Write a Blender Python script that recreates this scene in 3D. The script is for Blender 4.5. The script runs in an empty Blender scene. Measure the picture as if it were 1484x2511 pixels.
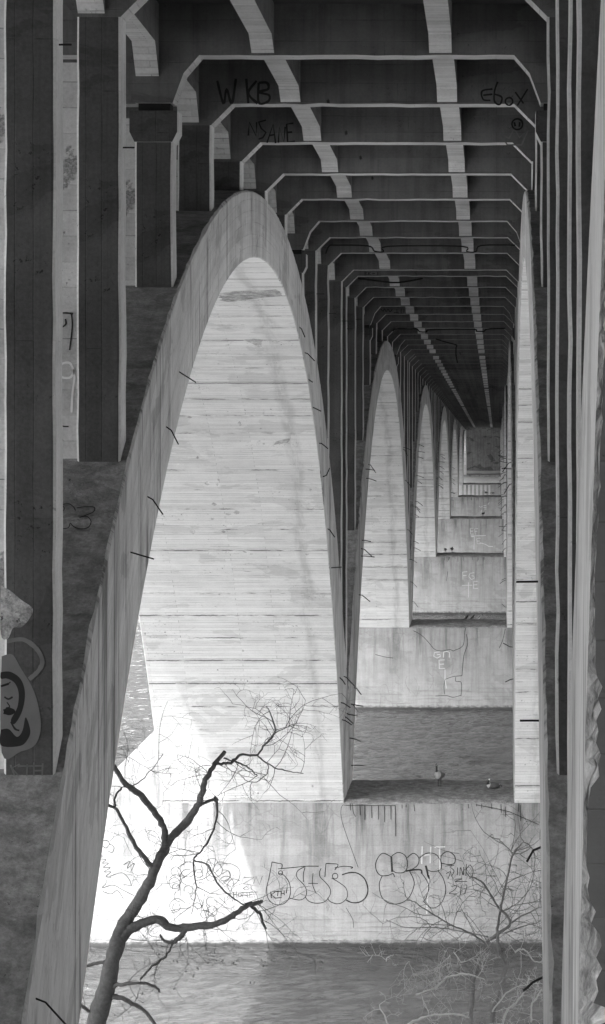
import bpy, bmesh, math, random
from mathutils import Vector, noise
random.seed(7)
R = math.radians
scene = bpy.context.scene
COL = scene.collection
EYE = 22.8                       # camera height above the river
F_PX, VX, VY = 6600.0, 1219.0, 964.5   # lens in the photograph's (1484x2511) pixels
# ------------------------------------------------------------------ camera
cam_d = bpy.data.cameras.new('camera'); cam = bpy.data.objects.new('camera', cam_d); COL.objects.link(cam)
scene.camera = cam
cam.location = (0, 0, EYE); cam.rotation_euler = (R(90), 0, 0)
cam_d.sensor_fit = 'VERTICAL'; cam_d.sensor_height = 36; cam_d.lens = F_PX / 2511 * 36
cam_d.shift_x = -(VX - 742) / 2511; cam_d.shift_y = -(1255.5 - VY) / 2511
cam_d.clip_start = 0.1; cam_d.clip_end = 6000
# ------------------------------------------------------------------ sky and sun
SUN = Vector((1.0, 3.3, -3.28)).normalized()      # direction the light travels
elev = math.asin(-SUN.z); azim = math.atan2(-SUN.x, -SUN.y)
w = bpy.data.worlds.new('World'); scene.world = w; w.use_nodes = True
nt = w.node_tree; nt.nodes.clear()
sky = nt.nodes.new('ShaderNodeTexSky'); sky.sky_type = 'NISHITA'; sky.sun_disc = False
sky.sun_elevation = elev; sky.sun_rotation = azim; sky.air_density = 1.0; sky.dust_density = 10.0; sky.ozone_density = 0.0
bw = nt.nodes.new('ShaderNodeRGBToBW'); bg = nt.nodes.new('ShaderNodeBackground'); out = nt.nodes.new('ShaderNodeOutputWorld')
bg.inputs['Strength'].default_value = 0.15
nt.links.new(sky.outputs[0], bw.inputs[0]); nt.links.new(bw.outputs[0], bg.inputs[0]); nt.links.new(bg.outputs[0], out.inputs[0])
sd = bpy.data.lights.new('sun', 'SUN'); sd.energy = 2.0; sd.angle = R(0.35); so = bpy.data.objects.new('sun', sd); COL.objects.link(so)
so.rotation_euler = SUN.to_track_quat('-Z', 'Y').to_euler()
scene.view_settings.view_transform = 'Standard'; scene.view_settings.look = 'None'
scene.view_settings.exposure = 2.17; scene.view_settings.gamma = 1
scene.render.engine = 'CYCLES'
scene.cycles.max_bounces = 10; scene.cycles.diffuse_bounces = 7; scene.cycles.glossy_bounces = 3
scene.cycles.sample_clamp_indirect = 6

# ------------------------------------------------------------------ helpers
def PX(px, py, y):               # a point of the photograph at distance y
    return Vector(((px - VX) / F_PX * y, y, EYE - (py - VY) / F_PX * y))

SPRING = EYE - 16.87
class NT:
    """tiny node helper"""
    def __init__(s, m): s.t = m.node_tree; s.n = s.t.nodes; s.l = s.t.links
    def new(s, ty, **kw):
        n = s.n.new(ty)
        for k, v in kw.items(): setattr(n, k, v)
        return n
    def put(s, sock, v):
        if hasattr(v, 'node'): s.l.new(v, sock)
        elif v is not None: sock.default_value = v
    def math(s, op, a, b=None, c=None, clamp=False):
        n = s.new('ShaderNodeMath', operation=op, use_clamp=clamp)
        s.put(n.inputs[0], a)
        if b is not None: s.put(n.inputs[1], b)
        if c is not None: s.put(n.inputs[2], c)
        return n.outputs[0]
    def ramp(s, v, a, b, lo=0.0, hi=1.0, smooth=True):
        n = s.new('ShaderNodeMapRange', interpolation_type='SMOOTHSTEP' if smooth else 'LINEAR')
        s.put(n.inputs[0], v)
        for i, q in enumerate((a, b, lo, hi)): n.inputs[i + 1].default_value = q
        return n.outputs[0]
    def mapping(s, vec, scale=(1, 1, 1), rot=0, loc=(0, 0, 0)):
        n = s.new('ShaderNodeMapping'); s.l.new(vec, n.inputs[0])
        n.inputs['Scale'].default_value = scale; n.inputs['Rotation'].default_value = (0, 0, rot); n.inputs['Location'].default_value = loc
        return n.outputs[0]
    def noise(s, vec, scale, detail=4, rough=.55, dist=0.0):
        n = s.new('ShaderNodeTexNoise'); s.l.new(vec, n.inputs['Vector'])
        n.inputs['Scale'].default_value = scale; n.inputs['Detail'].default_value = detail
        n.inputs['Roughness'].default_value = rough; n.inputs['Distortion'].default_value = dist
        return n.outputs[0]

def concrete(name, base=.4, mottle=.35, fine=.15, board=None, board_w=5.0, vertical=False, line=.5, tint=.12, streak=0.0,
             along=False, pits=.4, bump=.4, patch=0.0, edge=0.0, cracks=0.0, rough_big=0.0, spall=0.0, joint=0.0, hang=0.0, drip=0.0, ties=0.0):
    m = bpy.data.materials.new(name); m.use_nodes = True
    t = NT(m); b = t.n['Principled BSDF']
    uv = t.new('ShaderNodeUVMap').outputs[0]
    sep = t.new('ShaderNodeSeparateXYZ'); t.l.new(uv, sep.inputs[0])
    v = t.math('MULTIPLY_ADD', t.math('SUBTRACT', t.noise(uv, .35, 6, .6, .4), .5), mottle * 1.6, 1.0)
    v2 = t.math('MULTIPLY_ADD', t.math('SUBTRACT', t.noise(uv, 1.9, 6, .65, .2), .5), mottle, 0.0)
    v = t.math('ADD', v, v2)
    f = t.noise(uv, 16, 5, .7)
    v = t.math('ADD', v, t.math('MULTIPLY_ADD', t.math('SUBTRACT', f, .5), fine * 2, 0.0))
    height = t.math('MULTIPLY', f, .35)
    if board:
        warp = t.new('ShaderNodeVectorMath', operation='ADD')
        nz = t.new('ShaderNodeTexNoise'); t.l.new(uv, nz.inputs['Vector']); nz.inputs['Scale'].default_value = .8; nz.inputs['Detail'].default_value = 3
        sc = t.new('ShaderNodeVectorMath', operation='SCALE'); t.l.new(nz.outputs[1], sc.inputs[0]); sc.inputs[3].default_value = .035
        t.l.new(uv, warp.inputs[0]); t.l.new(sc.outputs[0], warp.inputs[1])
        mp = t.mapping(warp.outputs[0], rot=R(90) if vertical else 0)
        br = t.new('ShaderNodeTexBrick', offset=.37, offset_frequency=2); t.l.new(mp, br.inputs['Vector'])
        br.inputs['Color1'].default_value = (0, 0, 0, 1); br.inputs['Color2'].default_value = (1, 1, 1, 1); br.inputs['Mortar'].default_value = (.5, .5, .5, 1)
        br.inputs['Scale'].default_value = 1; br.inputs['Mortar Size'].default_value = .012; br.inputs['Mortar Smooth'].default_value = .6
        br.inputs['Brick Width'].default_value = board_w; br.inputs['Row Height'].default_value = board
        sepc = t.new('ShaderNodeSeparateColor'); t.l.new(br.outputs['Color'], sepc.inputs[0])
        v = t.math('ADD', v, t.math('MULTIPLY_ADD', sepc.outputs[0], tint, -tint / 2))
        lm = t.ramp(t.noise(t.mapping(uv, (.5, 3, 1) if not vertical else (3, .5, 1)), 1.2, 4, .7), .40, .66, .04, 1.0)
        ln = t.math('MULTIPLY', br.outputs['Fac'], lm)
        v = t.math('MULTIPLY', v, t.math('MULTIPLY_ADD', ln, -line, 1.0))
        height = t.math('SUBTRACT', height, t.math('MULTIPLY', br.outputs['Fac'], .5))
        grain = t.noise(t.mapping(uv, (1.2, 40, 1) if not vertical else (40, 1.2, 1)), 1, 4, .6)
        v = t.math('ADD', v, t.math('MULTIPLY_ADD', grain, .10, -.05))
    if streak:
        st = t.noise(t.mapping(uv, (.25, 5, 1) if along else (3.5, .16, 1)), 1, 6, .65, .3)
        v = t.math('MULTIPLY', v, t.ramp(st, .42, .68, 1.0, 1.0 - streak))
        st2 = t.noise(t.mapping(uv, (.12, 14, 1) if along else (11, .1, 1), loc=(3, 7, 0)), 1, 5, .6, .2)
        v = t.math('MULTIPLY', v, t.ramp(st2, .55, .72, 1.0, 1.0 - streak * .8))
    if joint:            # pour joints: broken dark lines every metre and a half
        wob = t.math('MULTIPLY_ADD', t.noise(t.mapping(uv, (1.2, .2, 1)), 2, 4, .7), .14, sep.outputs[1])
        cell = t.math('FRACT', t.math('DIVIDE', wob, joint)); row = t.math('FLOOR', t.math('DIVIDE', wob, joint))
        dj = t.math('MULTIPLY', t.math('ABSOLUTE', t.math('SUBTRACT', cell, .5)), joint)
        wn = t.new('ShaderNodeTexWhiteNoise', noise_dimensions='1D'); t.l.new(row, wn.inputs['W'])
        gn = t.ramp(t.math('ADD', t.noise(t.mapping(uv, (.8, 4, 1)), 1.3, 4, .7), t.math('MULTIPLY', wn.outputs[0], .22)), .56, .72, .0, 1.0)
        v = t.math('MULTIPLY', v, t.math('MULTIPLY_ADD', t.math('MULTIPLY', t.ramp(dj, .012, .05, 1, 0), gn), -.8, 1.0))
        sm = t.math('MULTIPLY', t.ramp(dj, .02, .30, 1, 0), gn)
        v = t.math('MULTIPLY', v, t.math('MULTIPLY_ADD', sm, -.13, 1.0))
    if drip:             # black run-off streaks falling across the face
        gp = t.new('ShaderNodeNewGeometry'); sg_ = t.new('ShaderNodeSeparateXYZ'); t.l.new(gp.outputs['Position'], sg_.inputs[0])
        cb = t.new('ShaderNodeCombineXYZ'); t.l.new(sg_.outputs[1], cb.inputs[0]); t.l.new(sg_.outputs[2], cb.inputs[1])
        d1_ = t.noise(t.mapping(cb.outputs[0], (2.1, .07, 1)), 1.2, 7, .7, .15)
        d2_ = t.ramp(t.noise(t.mapping(cb.outputs[0], (.35, .2, 1), loc=(4, 1, 0)), .8, 5, .65, .5), .46, .56, .12, 1.0)
        v = t.math('MULTIPLY', v, t.math('MULTIPLY_ADD', t.math('MULTIPLY', t.ramp(d1_, .47, .62, 0, 1), d2_), -drip, 1.0))
    if hang:             # rust and damp hanging below the ledge, dark wet foot at the waterline
        sk_ = t.noise(t.mapping(uv, (1.1, .10, 1), loc=(5, 2, 0)), 1.4, 6, .68, .2)
        gz = t.ramp(t.math('ADD', sep.outputs[1], t.math('MULTIPLY', t.noise(uv, .8, 4), 1.5)), SPRING - 3.4, SPRING + .4, 0, 1)
        v = t.math('MULTIPLY', v, t.math('MULTIPLY_ADD', t.math('MULTIPLY', t.ramp(sk_, .46, .66, 0, 1), gz), -hang, 1.0))
        wl = t.math('ADD', sep.outputs[1], t.math('MULTIPLY', t.noise(t.mapping(uv, (1, 2, 1)), 3, 6, .7), -.55))
        v = t.math('MULTIPLY', v, t.ramp(wl, -.14, .10, .2, 1.0))
        ds = t.noise(t.mapping(uv, (.15, 5, 1)), 1.0, 5, .7)
        v = t.math('MULTIPLY', v, t.math('MULTIPLY_ADD', t.math('MULTIPLY', t.ramp(sep.outputs[1], .6, 2.6, 1, 0), t.ramp(ds, .5, .6, 0, 1)), -.25, 1.0))
    if patch:            # darker washed patches with crisp rims
        pn = t.noise(t.mapping(uv, (.6, 1.1, 1), loc=(11, 3, 0)), .55, 7, .6, .6)
        v = t.math('MULTIPLY', v, t.ramp(pn, .555, .575, 1.0, 1.0 - patch))
    if edge:             # leak stain running down beside the inner edge
        d = t.math('ABSOLUTE', t.math('SUBTRACT', t.math('ADD', sep.outputs[0], t.math('MULTIPLY', t.noise(uv, .5, 4), .9)), 1.35))
        band = t.ramp(d, 0.05, .33, 1.0, 0.0)
        band = t.math('MULTIPLY', band, t.ramp(t.noise(t.mapping(uv, (3, .5, 1)), 1.1, 5, .7), .35, .6, 0.1, 1.0))
        v = t.math('MULTIPLY', v, t.math('MULTIPLY_ADD', band, -edge, 1.0))
    if cracks:
        vo = t.new('ShaderNodeTexVoronoi', feature='DISTANCE_TO_EDGE')
        wv = t.new('ShaderNodeVectorMath', operation='ADD'); nz2 = t.new('ShaderNodeTexNoise'); t.l.new(uv, nz2.inputs['Vector']); nz2.inputs['Scale'].default_value = 1.5
        sc2 = t.new('ShaderNodeVectorMath', operation='SCALE'); t.l.new(nz2.outputs[1], sc2.inputs[0]); sc2.inputs[3].default_value = .7
        t.l.new(uv, wv.inputs[0]); t.l.new(sc2.outputs[0], wv.inputs[1]); t.l.new(wv.outputs[0], vo.inputs['Vector']); vo.inputs['Scale'].default_value = .55
        cm = t.math('MULTIPLY', t.ramp(vo.outputs['Distance'], 0.0, .018, 1.0, 0.0), t.ramp(t.noise(uv, .3, 2), .5, .6, 0, 1))
        v = t.math('MULTIPLY', v, t.math('MULTIPLY_ADD', cm, -cracks, 1.0))
    if ties:             # form-tie holes with short rust tails, unevenly spaced
        vv = t.new('ShaderNodeTexVoronoi', feature='F1'); t.l.new(t.mapping(uv, (1.0, .62, 1), loc=(2, 5, 0)), vv.inputs['Vector']); vv.inputs['Scale'].default_value = 1.35; vv.inputs['Randomness'].default_value = .7
        tm = t.ramp(t.math('ADD', vv.outputs['Distance'], t.math('MULTIPLY', t.noise(uv, 9, 4, .7), .12)), .095, .135, 1, 0)
        v = t.math('MULTIPLY', v, t.math('MULTIPLY_ADD', tm, -ties, 1.0)); height = t.math('SUBTRACT', height, tm)
    if pits:
        pv = t.noise(uv, 7.5, 3, .8, .3); gate = t.ramp(t.noise(t.mapping(uv, (.4, 1.3, 1)), .9, 3), .52, .66, 0, 1)
        pm = t.math('MULTIPLY', t.ramp(pv, .61, .66, 0, 1), gate)
        v = t.math('MULTIPLY', v, t.math('MULTIPLY_ADD', pm, -pits, 1.0))
        height = t.math('SUBTRACT', height, t.math('MULTIPLY', pm, .6))
    if spall:            # exposed aggregate
        sp = t.ramp(t.noise(uv, .6, 8, .62, .3), .56, .585, 0, 1)
        ag = t.noise(uv, 22, 3, .8)
        v = t.math('MULTIPLY', v, t.math('MULTIPLY_ADD', sp, t.math('MULTIPLY_ADD', ag, 1.4, -1.0 - spall), 1.0))
        height = t.math('ADD', height, t.math('MULTIPLY', sp, t.math('MULTIPLY', ag, 1.5)))
    if rough_big:
        rb = t.noise(uv, 2.6, 8, .75)
        v = t.math('MULTIPLY', v, t.ramp(rb, .35, .7, 1 - rough_big, 1 + rough_big * .5))
        height = t.math('ADD', height, t.math('MULTIPLY', rb, 1.5))
    v = t.math('MULTIPLY', v, base, clamp=False)
    v = t.math('MINIMUM', t.math('MAXIMUM', v, .015), .85)
    comb = t.new('ShaderNodeCombineColor'); [t.l.new(v, comb.inputs[i]) for i in range(3)]
    t.l.new(comb.outputs[0], b.inputs['Base Color'])
    b.inputs['Roughness'].default_value = .9; b.inputs['Specular IOR Level'].default_value = .25
    bp = t.new('ShaderNodeBump'); bp.inputs['Strength'].default_value = bump; bp.inputs['Distance'].default_value = .04
    t.l.new(height, bp.inputs['Height']); t.l.new(bp.outputs[0], b.inputs['Normal'])
    return m

def plain(name, v, rough=.8, noise_amt=.3, scale=6, spec=.3):
    m = bpy.data.materials.new(name); m.use_nodes = True
    t = NT(m); b = t.n['Principled BSDF']
    co = t.new('ShaderNodeTexCoord').outputs['Object']
    n = t.noise(co, scale, 5, .6)
    x = t.math('MULTIPLY', t.math('MULTIPLY_ADD', n, noise_amt * 2, 1 - noise_amt), v)
    comb = t.new('ShaderNodeCombineColor'); [t.l.new(x, comb.inputs[i]) for i in range(3)]
    t.l.new(comb.outputs[0], b.inputs['Base Color']); b.inputs['Roughness'].default_value = rough; b.inputs['Specular IOR Level'].default_value = spec
    return m

M = {}
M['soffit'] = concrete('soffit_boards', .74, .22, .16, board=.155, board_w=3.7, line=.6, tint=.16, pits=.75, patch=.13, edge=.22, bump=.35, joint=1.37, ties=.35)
M['rib_side'] = concrete('rib_side', .62, .38, .24, board=.3, board_w=9, line=.4, tint=.14, streak=.08, along=True, pits=.5, bump=.35, drip=.66, patch=.22)
M['rib_top'] = concrete('rib_top', .29, .6, .55, pits=.7, rough_big=.4, patch=.25, bump=.8)
M['near_soffit_shaded'] = concrete('near_soffit_shaded', .11, .4, .12, board=.62, board_w=8, line=.4, tint=.15, pits=.4, patch=.2)  # soffit boards again, with the shade under the near span put into the colour
M['broken'] = concrete('broken_edge', .55, .5, .6, pits=.6, rough_big=.6, bump=1.0)
M['pier'] = concrete('pier_face', .255, .42, .26, board=.42, board_w=7, line=.10, tint=.04, streak=.14, pits=.35, patch=.12, cracks=.2, bump=.4, hang=.5)
M['ledge'] = concrete('ledge_dirt', .25, .5, .7, pits=.7, rough_big=.5, bump=1.0)
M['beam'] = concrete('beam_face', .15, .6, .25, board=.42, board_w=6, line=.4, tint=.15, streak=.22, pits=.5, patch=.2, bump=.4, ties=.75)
M['beam_under_lit'] = concrete('beam_underside_lit', .54, .5, .25, board=.12, board_w=5, line=.5, tint=.25, pits=.4, bump=.5)  # beam concrete made paler: light bounced off the water is in the colour
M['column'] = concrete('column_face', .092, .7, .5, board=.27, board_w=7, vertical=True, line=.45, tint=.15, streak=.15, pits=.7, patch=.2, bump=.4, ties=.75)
M['column_side_lit'] = concrete('column_side_lit', .64, .5, .3, board=.2, board_w=7, vertical=True, line=.3, tint=.15, pits=.4, bump=.4)  # same columns as above, the light on their sides painted into the colour
M['panel'] = concrete('panel_boards', .58, .6, .35, board=.44, board_w=3, line=.6, tint=.25, pits=.6, spall=.2, bump=.4, ties=.75)
M['slab'] = concrete('deck_underside', .06, .3, .1, board=.3, line=.3, pits=.4)
M['asphalt'] = plain('asphalt', .06, .9)
M['steel'] = plain('rusted_bar', .018, .7, .5, 20)
M['paint_black'] = plain('black_spray_paint', .02, .7, .5, 3)
M['paint_grey'] = plain('faded_spray_paint', .16, .8, .5, 3)
M['paint_dark'] = plain('dark_grey_spray_paint', .055, .8, .5, 3)
M['paint_white'] = plain('white_spray_paint', .78, .8, .15, 3)
M['paint_faint'] = plain('faint_chalk_paint', .40, .85, .25, 3)
M['stain'] = concrete('old_stain', .60, .8, .4, board=.155, line=.5, pits=.8, rough_big=.5)
M['bark'] = plain('bark', .12, .9, .7, 14)
M['twig'] = plain('twig', .09, .9, .4, 9)
M['pale_twig'] = plain('pale_twig', .36, .8, .3, 9)

class MB:
    """collects polygons with metre UVs and builds one mesh object"""
    def __init__(s): s.v = []; s.f = []; s.m = []; s.uv = []
    def face(s, pts, mat=0, uv=None):
        i = len(s.v); s.v += [tuple(p) for p in pts]; s.f.append(tuple(range(i, i + len(pts)))); s.m.append(mat)
        if uv is None:
            n = Vector((0, 0, 0)); c = [Vector(p) for p in pts]
            for k in range(len(c)): n += c[k].cross(c[(k + 1) % len(c)])
            a = [abs(q) for q in n]
            if a[0] >= a[1] and a[0] >= a[2]: uv = [(p[1], p[2]) for p in c]
            elif a[1] >= a[2]: uv = [(p[0], p[2]) for p in c]
            else: uv = [(p[0], p[1]) for p in c]
        s.uv.append(uv)
    def box(s, x0, x1, y0, y1, z0, z1, mats=(0, 0, 0)):      # mats: front/back, sides, top/bottom
        A = lambda *q: [Vector(p) for p in q]
        s.face(A((x0, y0, z0), (x1, y0, z0), (x1, y0, z1), (x0, y0, z1)), mats[0])
        s.face(A((x1, y1, z0), (x0, y1, z0), (x0, y1, z1), (x1, y1, z1)), mats[0])
        s.face(A((x0, y1, z0), (x0, y0, z0), (x0, y0, z1), (x0, y1, z1)), mats[1])
        s.face(A((x1, y0, z0), (x1, y1, z0), (x1, y1, z1), (x1, y0, z1)), mats[1])
        s.face(A((x0, y0, z1), (x1, y0, z1), (x1, y1, z1), (x0, y1, z1)), mats[2])
        s.face(A((x0, y1, z0), (x1, y1, z0), (x1, y0, z0), (x0, y0, z0)), mats[2])
    def prism(s, poly, y0, y1, mats=(0, 0), dz=0.0):         # xz polygon (counter-clockwise seen from -y) along y; mats: ends, sides
        a = [Vector((p[0], y0, p[1])) for p in poly]; b = [Vector((p[0], y1, p[1] + dz)) for p in poly]
        s.face(a, mats[0]); s.face(b[::-1], mats[0])
        n = len(poly)
        for i in range(n):
            j = (i + 1) % n
            s.face([a[j], a[i], b[i], b[j]], mats[1])
    def tube(s, pts, rad, sides=6, mat=0):
        pts = [Vector(p) for p in pts]; n = len(pts)
        if isinstance(rad, (int, float)): rad = [rad] * n
        t0 = (pts[1] - pts[0]).normalized(); ref = Vector((0, 0, 1)) if abs(t0.z) < .9 else Vector((1, 0, 0))
        nx = t0.cross(ref).normalized(); base = len(s.v)
        for i, p in enumerate(pts):
            t = (pts[min(i + 1, n - 1)] - pts[max(i - 1, 0)]); t = t.normalized() if t.length > 1e-9 else t0
            nx = (nx - t * nx.dot(t)); nx = nx.normalized() if nx.length > 1e-6 else t.orthogonal().normalized()
            ny = t.cross(nx)
            for k in range(sides):
                a = 2 * math.pi * k / sides
                s.v.append(tuple(p + (nx * math.cos(a) + ny * math.sin(a)) * rad[i]))
        for i in range(n - 1):
            for k in range(sides):
                k2 = (k + 1) % sides; q = base + i * sides
                s.f.append((q + k, q + k2, q + sides + k2, q + sides + k)); s.m.append(mat); s.uv.append([(k / sides, i), ((k + 1) / sides, i), ((k + 1) / sides, i + 1), (k / sides, i + 1)])
        s.f.append(tuple(base + k for k in range(sides))[::-1]); s.m.append(mat); s.uv.append([(0, 0)] * sides)
        q = base + (n - 1) * sides
        s.f.append(tuple(q + k for k in range(sides))); s.m.append(mat); s.uv.append([(0, 0)] * sides)
    def build(s, name, mats, parent=None, smooth=False):
        me = bpy.data.meshes.new(name); me.from_pydata(s.v, [], s.f)
        if not isinstance(mats, (list, tuple)): mats = [mats]
        for m in mats: me.materials.append(m)
        me.polygons.foreach_set('material_index', s.m)
        me.polygons.foreach_set('use_smooth', [smooth] * len(s.f))
        ul = me.uv_layers.new(name='UVMap'); flat = [c for u in s.uv for p in u for c in (p[0], p[1])]
        ul.data.foreach_set('uv', flat)
        me.update(); o = bpy.data.objects.new(name, me); COL.objects.link(o)
        if parent: o.parent = parent
        return o

def tag(o, label=None, cat=None, group=None, kind=None):
    if label: o['label'] = label
    if cat: o['category'] = cat
    if group: o['group'] = group
    if kind: o['kind'] = kind
    return o
def empty(name, loc=(0, 0, 0)):
    o = bpy.data.objects.new(name, None); o.location = loc; COL.objects.link(o); return o

# ------------------------------------------------------------------ dimensions of the bridge
XL0, XL1 = -6.30, -13.80          # left ribs, inner and outer face
XR0, XR1 = 0.70, 8.20             # right ribs
CL, CR = -6.45, 0.87              # inner faces of the spandrel columns
CW, CD = 0.75, 0.70
OL, OR = -18.3, 12.7              # deck edges
PIERS = [31.2, 114.0, 197.0, 280.7, 364.6, 440.6, 501.0, 560.0]
HALF = 3.1
def deck(y): return EYE + 6.70 - .0274 * (y - 54.4)       # underside of the floor beams
class Span:
    def __init__(s, a, b, near=False):
        s.a, s.b = a, b; s.c = (a + b) / 2; s.h = (b - a) / 2; s.q = s.h - HALF
        s.near = near
        s.et = deck(s.c) - .9; s.st = s.et - 1.70
    def ext(s, y):
        u = abs(y - s.c)
        if s.near: return EYE + 9.4 - .00628 * u * u - 2.565e-6 * u ** 4
        t = u / s.h; D = s.et - (EYE - 13.0)
        return s.et - D * (.77 * t * t + .23 * t ** 4)
    def sof(s, y):
        u = abs(y - s.c)
        if u > s.q: return SPRING
        if s.near: return max(SPRING, EYE + 7.7 - .00041 * u * u - 1.027e-5 * u ** 4)
        t = u / s.q; D = s.st - SPRING
        return s.st - D * (.725 * t * t + .275 * t ** 4)
SPANS = [Span(PIERS[0] - 82.8, PIERS[0], True)] + [Span(PIERS[i], PIERS[i + 1]) for i in range(7)]
def ext_at(y):
    for s in SPANS:
        if s.a <= y <= s.b: return s.ext(y)
    return SPRING
def bents():
    L = []
    for i, c in enumerate(PIERS):
        L += [c - 2.3, c + 1.3]
        if i + 1 < len(PIERS):
            a, b = c + 1.3, PIERS[i + 1] - 2.3; n = max(1, round((b - a) / 7.2))
            L += [39.3, 46.1, 53.5, 60.7, 67.9, 75.1, 82.2, 89.5, 95.9, 102.9] if i == 0 else [a + (b - a) * k / n for k in range(1, n)]
    L = [PIERS[0] - 2.3 - 7.2 * k for k in range(1, 9)] + L
    return sorted(L)
BENTS = [y for y in bents() if y < 585]

bridge = empty('concrete_bridge', (0, 114, 0))
tag(bridge, 'long weathered concrete arch bridge seen from under its deck, twin rows of tall narrow arches', 'bridge')
def part(mb, name, mats, smooth=False, parent=None):
    o = mb.build(name, mats, None, smooth); p = parent or bridge
    o.parent = p; o.matrix_parent_inverse = p.matrix_world.inverted() if p is not bridge else bridge.matrix_basis.inverted()
    return o

# ------------------------------------------------------------------ arch ribs
def rib(s, x0, x1, n, jag=0.0, seed=0):
    """x0 inner face, x1 outer face"""
    mb = MB(); sg = 1 if x1 > x0 else -1; W = abs(x1 - x0)
    ys = [s.a + .012 + (s.b - s.a - .024) * i / n for i in range(n + 1)]
    ys = sorted(ys + [s.c - s.q, s.c - s.q + .001, s.c + s.q, s.c + s.q - .001])
    ys = [y for y in ys if s.a <= y <= s.b]
    arc = 0; arcs = []; prev = None
    for y in ys:
        p = (y, (s.ext(y) + s.sof(y)) / 2)
        if prev: arc += math.hypot(p[0] - prev[0], p[1] - prev[1])
        arcs.append(arc); prev = p
    sarc = [0]
    for i in range(1, len(ys)): sarc.append(sarc[-1] + math.hypot(ys[i] - ys[i - 1], s.sof(ys[i]) - s.sof(ys[i - 1])))
    rows = []
    for i, y in enumerate(ys):
        e, b = s.ext(y), s.sof(y)
        n1 = noise.noise((y * 1.3, seed, 0)); n2 = noise.noise((y * 3.1, seed + 9, 0)); n3 = noise.noise((y * 9, seed + 5, 0))
        te = .03 + .05 * abs(n1) + .05 * abs(n3)
        d1 = .025 + .02 * abs(n2); d2 = .025 + .02 * abs(n1)
        if jag:
            g = (.12 + min(1, max(0, (y - 20.2) / 1.2))) * max(0, noise.noise((y * .8, seed + 3, 0)) + .5)
            n4 = abs(noise.noise((y * 22, 1, 4))); n5 = abs(noise.noise((y * 47, 2, 4)))
            d1 += jag * g * (.04 + .12 * abs(n3) + .14 * n4 + .08 * n5); d2 += jag * g * (.05 + .14 * abs(n2) + .22 * abs(n3) + .30 * n4 + .20 * n5)
        sl = abs(s.sof(y + .2) - s.sof(y - .2)) / .4; sl = min(sl, 1.5)
        rows.append([(x1, y, e), (x0 + sg * te, y, e + .01 * n3), (x0, y, e - te), (x0, y, b + d1 * (1 + sl * .4)), (x0 + sg * d2, y, b), (x1 - sg * .03, y, b), (x1, y, b + .03)] + ([(x0 + sg * (d2 * .30 + .10 * n4), y, b + d1 * .72 + .10 * n5), (x0 + sg * (d2 * .62 + .12 * n5), y, b + d1 * .30 + .10 * n4 + .03)] if jag else []))
    for i in range(len(ys) - 1):
        A, B = rows[i], rows[i + 1]; k = math.cos(math.atan(abs((s.ext(ys[i + 1]) - s.ext(ys[i])) / (ys[i + 1] - ys[i]))))
        def q(a, b, mat, uv):
            pts = [A[a], A[b], B[b], B[a]]
            if sg > 0: pts = pts[::-1]; uv = uv[::-1]
            mb.face([Vector(p) for p in pts], mat, uv)
        sa, sb_ = arcs[i], arcs[i + 1]
        q(0, 1, 2, [(W, sa), (0, sa), (0, sb_), (W, sb_)])
        q(1, 2, 1, [(sa, 3.1), (sa, 3), (sb_, 3), (sb_, 3.1)])
        hA = (A[2][2] - A[3][2]) * k; hB = (B[2][2] - B[3][2]) * k
        q(2, 3, 1, [(sa + seed * 17, hA), (sa + seed * 17, 0), (sb_ + seed * 17, 0), (sb_ + seed * 17, hB)])
        if jag:
            q(3, 7, 3, [(sa, 0), (sa, .2), (sb_, .2), (sb_, 0)]); q(7, 8, 3, [(sa, .2), (sa, .4), (sb_, .4), (sb_, .2)]); q(8, 4, 3, [(sa, .4), (sa, .6), (sb_, .6), (sb_, .4)])
        else: q(3, 4, 3, [(sa, 0), (sa, .3), (sb_, .3), (sb_, 0)])
        q(4, 5, 0, [(0, sarc[i] + seed * 31), (W, sarc[i] + seed * 31), (W, sarc[i + 1] + seed * 31), (0, sarc[i + 1] + seed * 31)])
        q(5, 6, 1, [(sa, 0), (sa, .1), (sb_, .1), (sb_, 0)])
        q(6, 0, 1, [(sa, 0), (sa, 2), (sb_, 2), (sb_, 0)])
    mb.face([Vector(p) for p in rows[0][:7]], 1); mb.face([Vector(p) for p in rows[-1][:7][::-1]], 1)
    o = part(mb, 'arch_rib', [M['near_soffit_shaded'] if jag else M['soffit'], M['rib_side'], M['rib_top'], M['broken'] if jag else M['rib_side']])
    return o
RIBS = {}
for i, s in enumerate(SPANS[:8]):
    if i == 7: continue
    RIBS[(i, 'L')] = rib(s, XL0, XL1, 260 if i in (0, 1) else 120, 0, i * 2)
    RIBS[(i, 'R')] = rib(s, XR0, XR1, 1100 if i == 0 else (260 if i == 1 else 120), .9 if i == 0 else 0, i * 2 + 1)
i = 7
RIBS[(7, 'L')] = rib(SPANS[7], XL0, XL1, 60, 0, 14); RIBS[(7, 'R')] = rib(SPANS[7], XR0, XR1, 60, 0, 15)
RIBS[(1, 'L')]['label'] = 'nearest left arch rib, tall and pale, its boarded underside facing the viewer'

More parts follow.
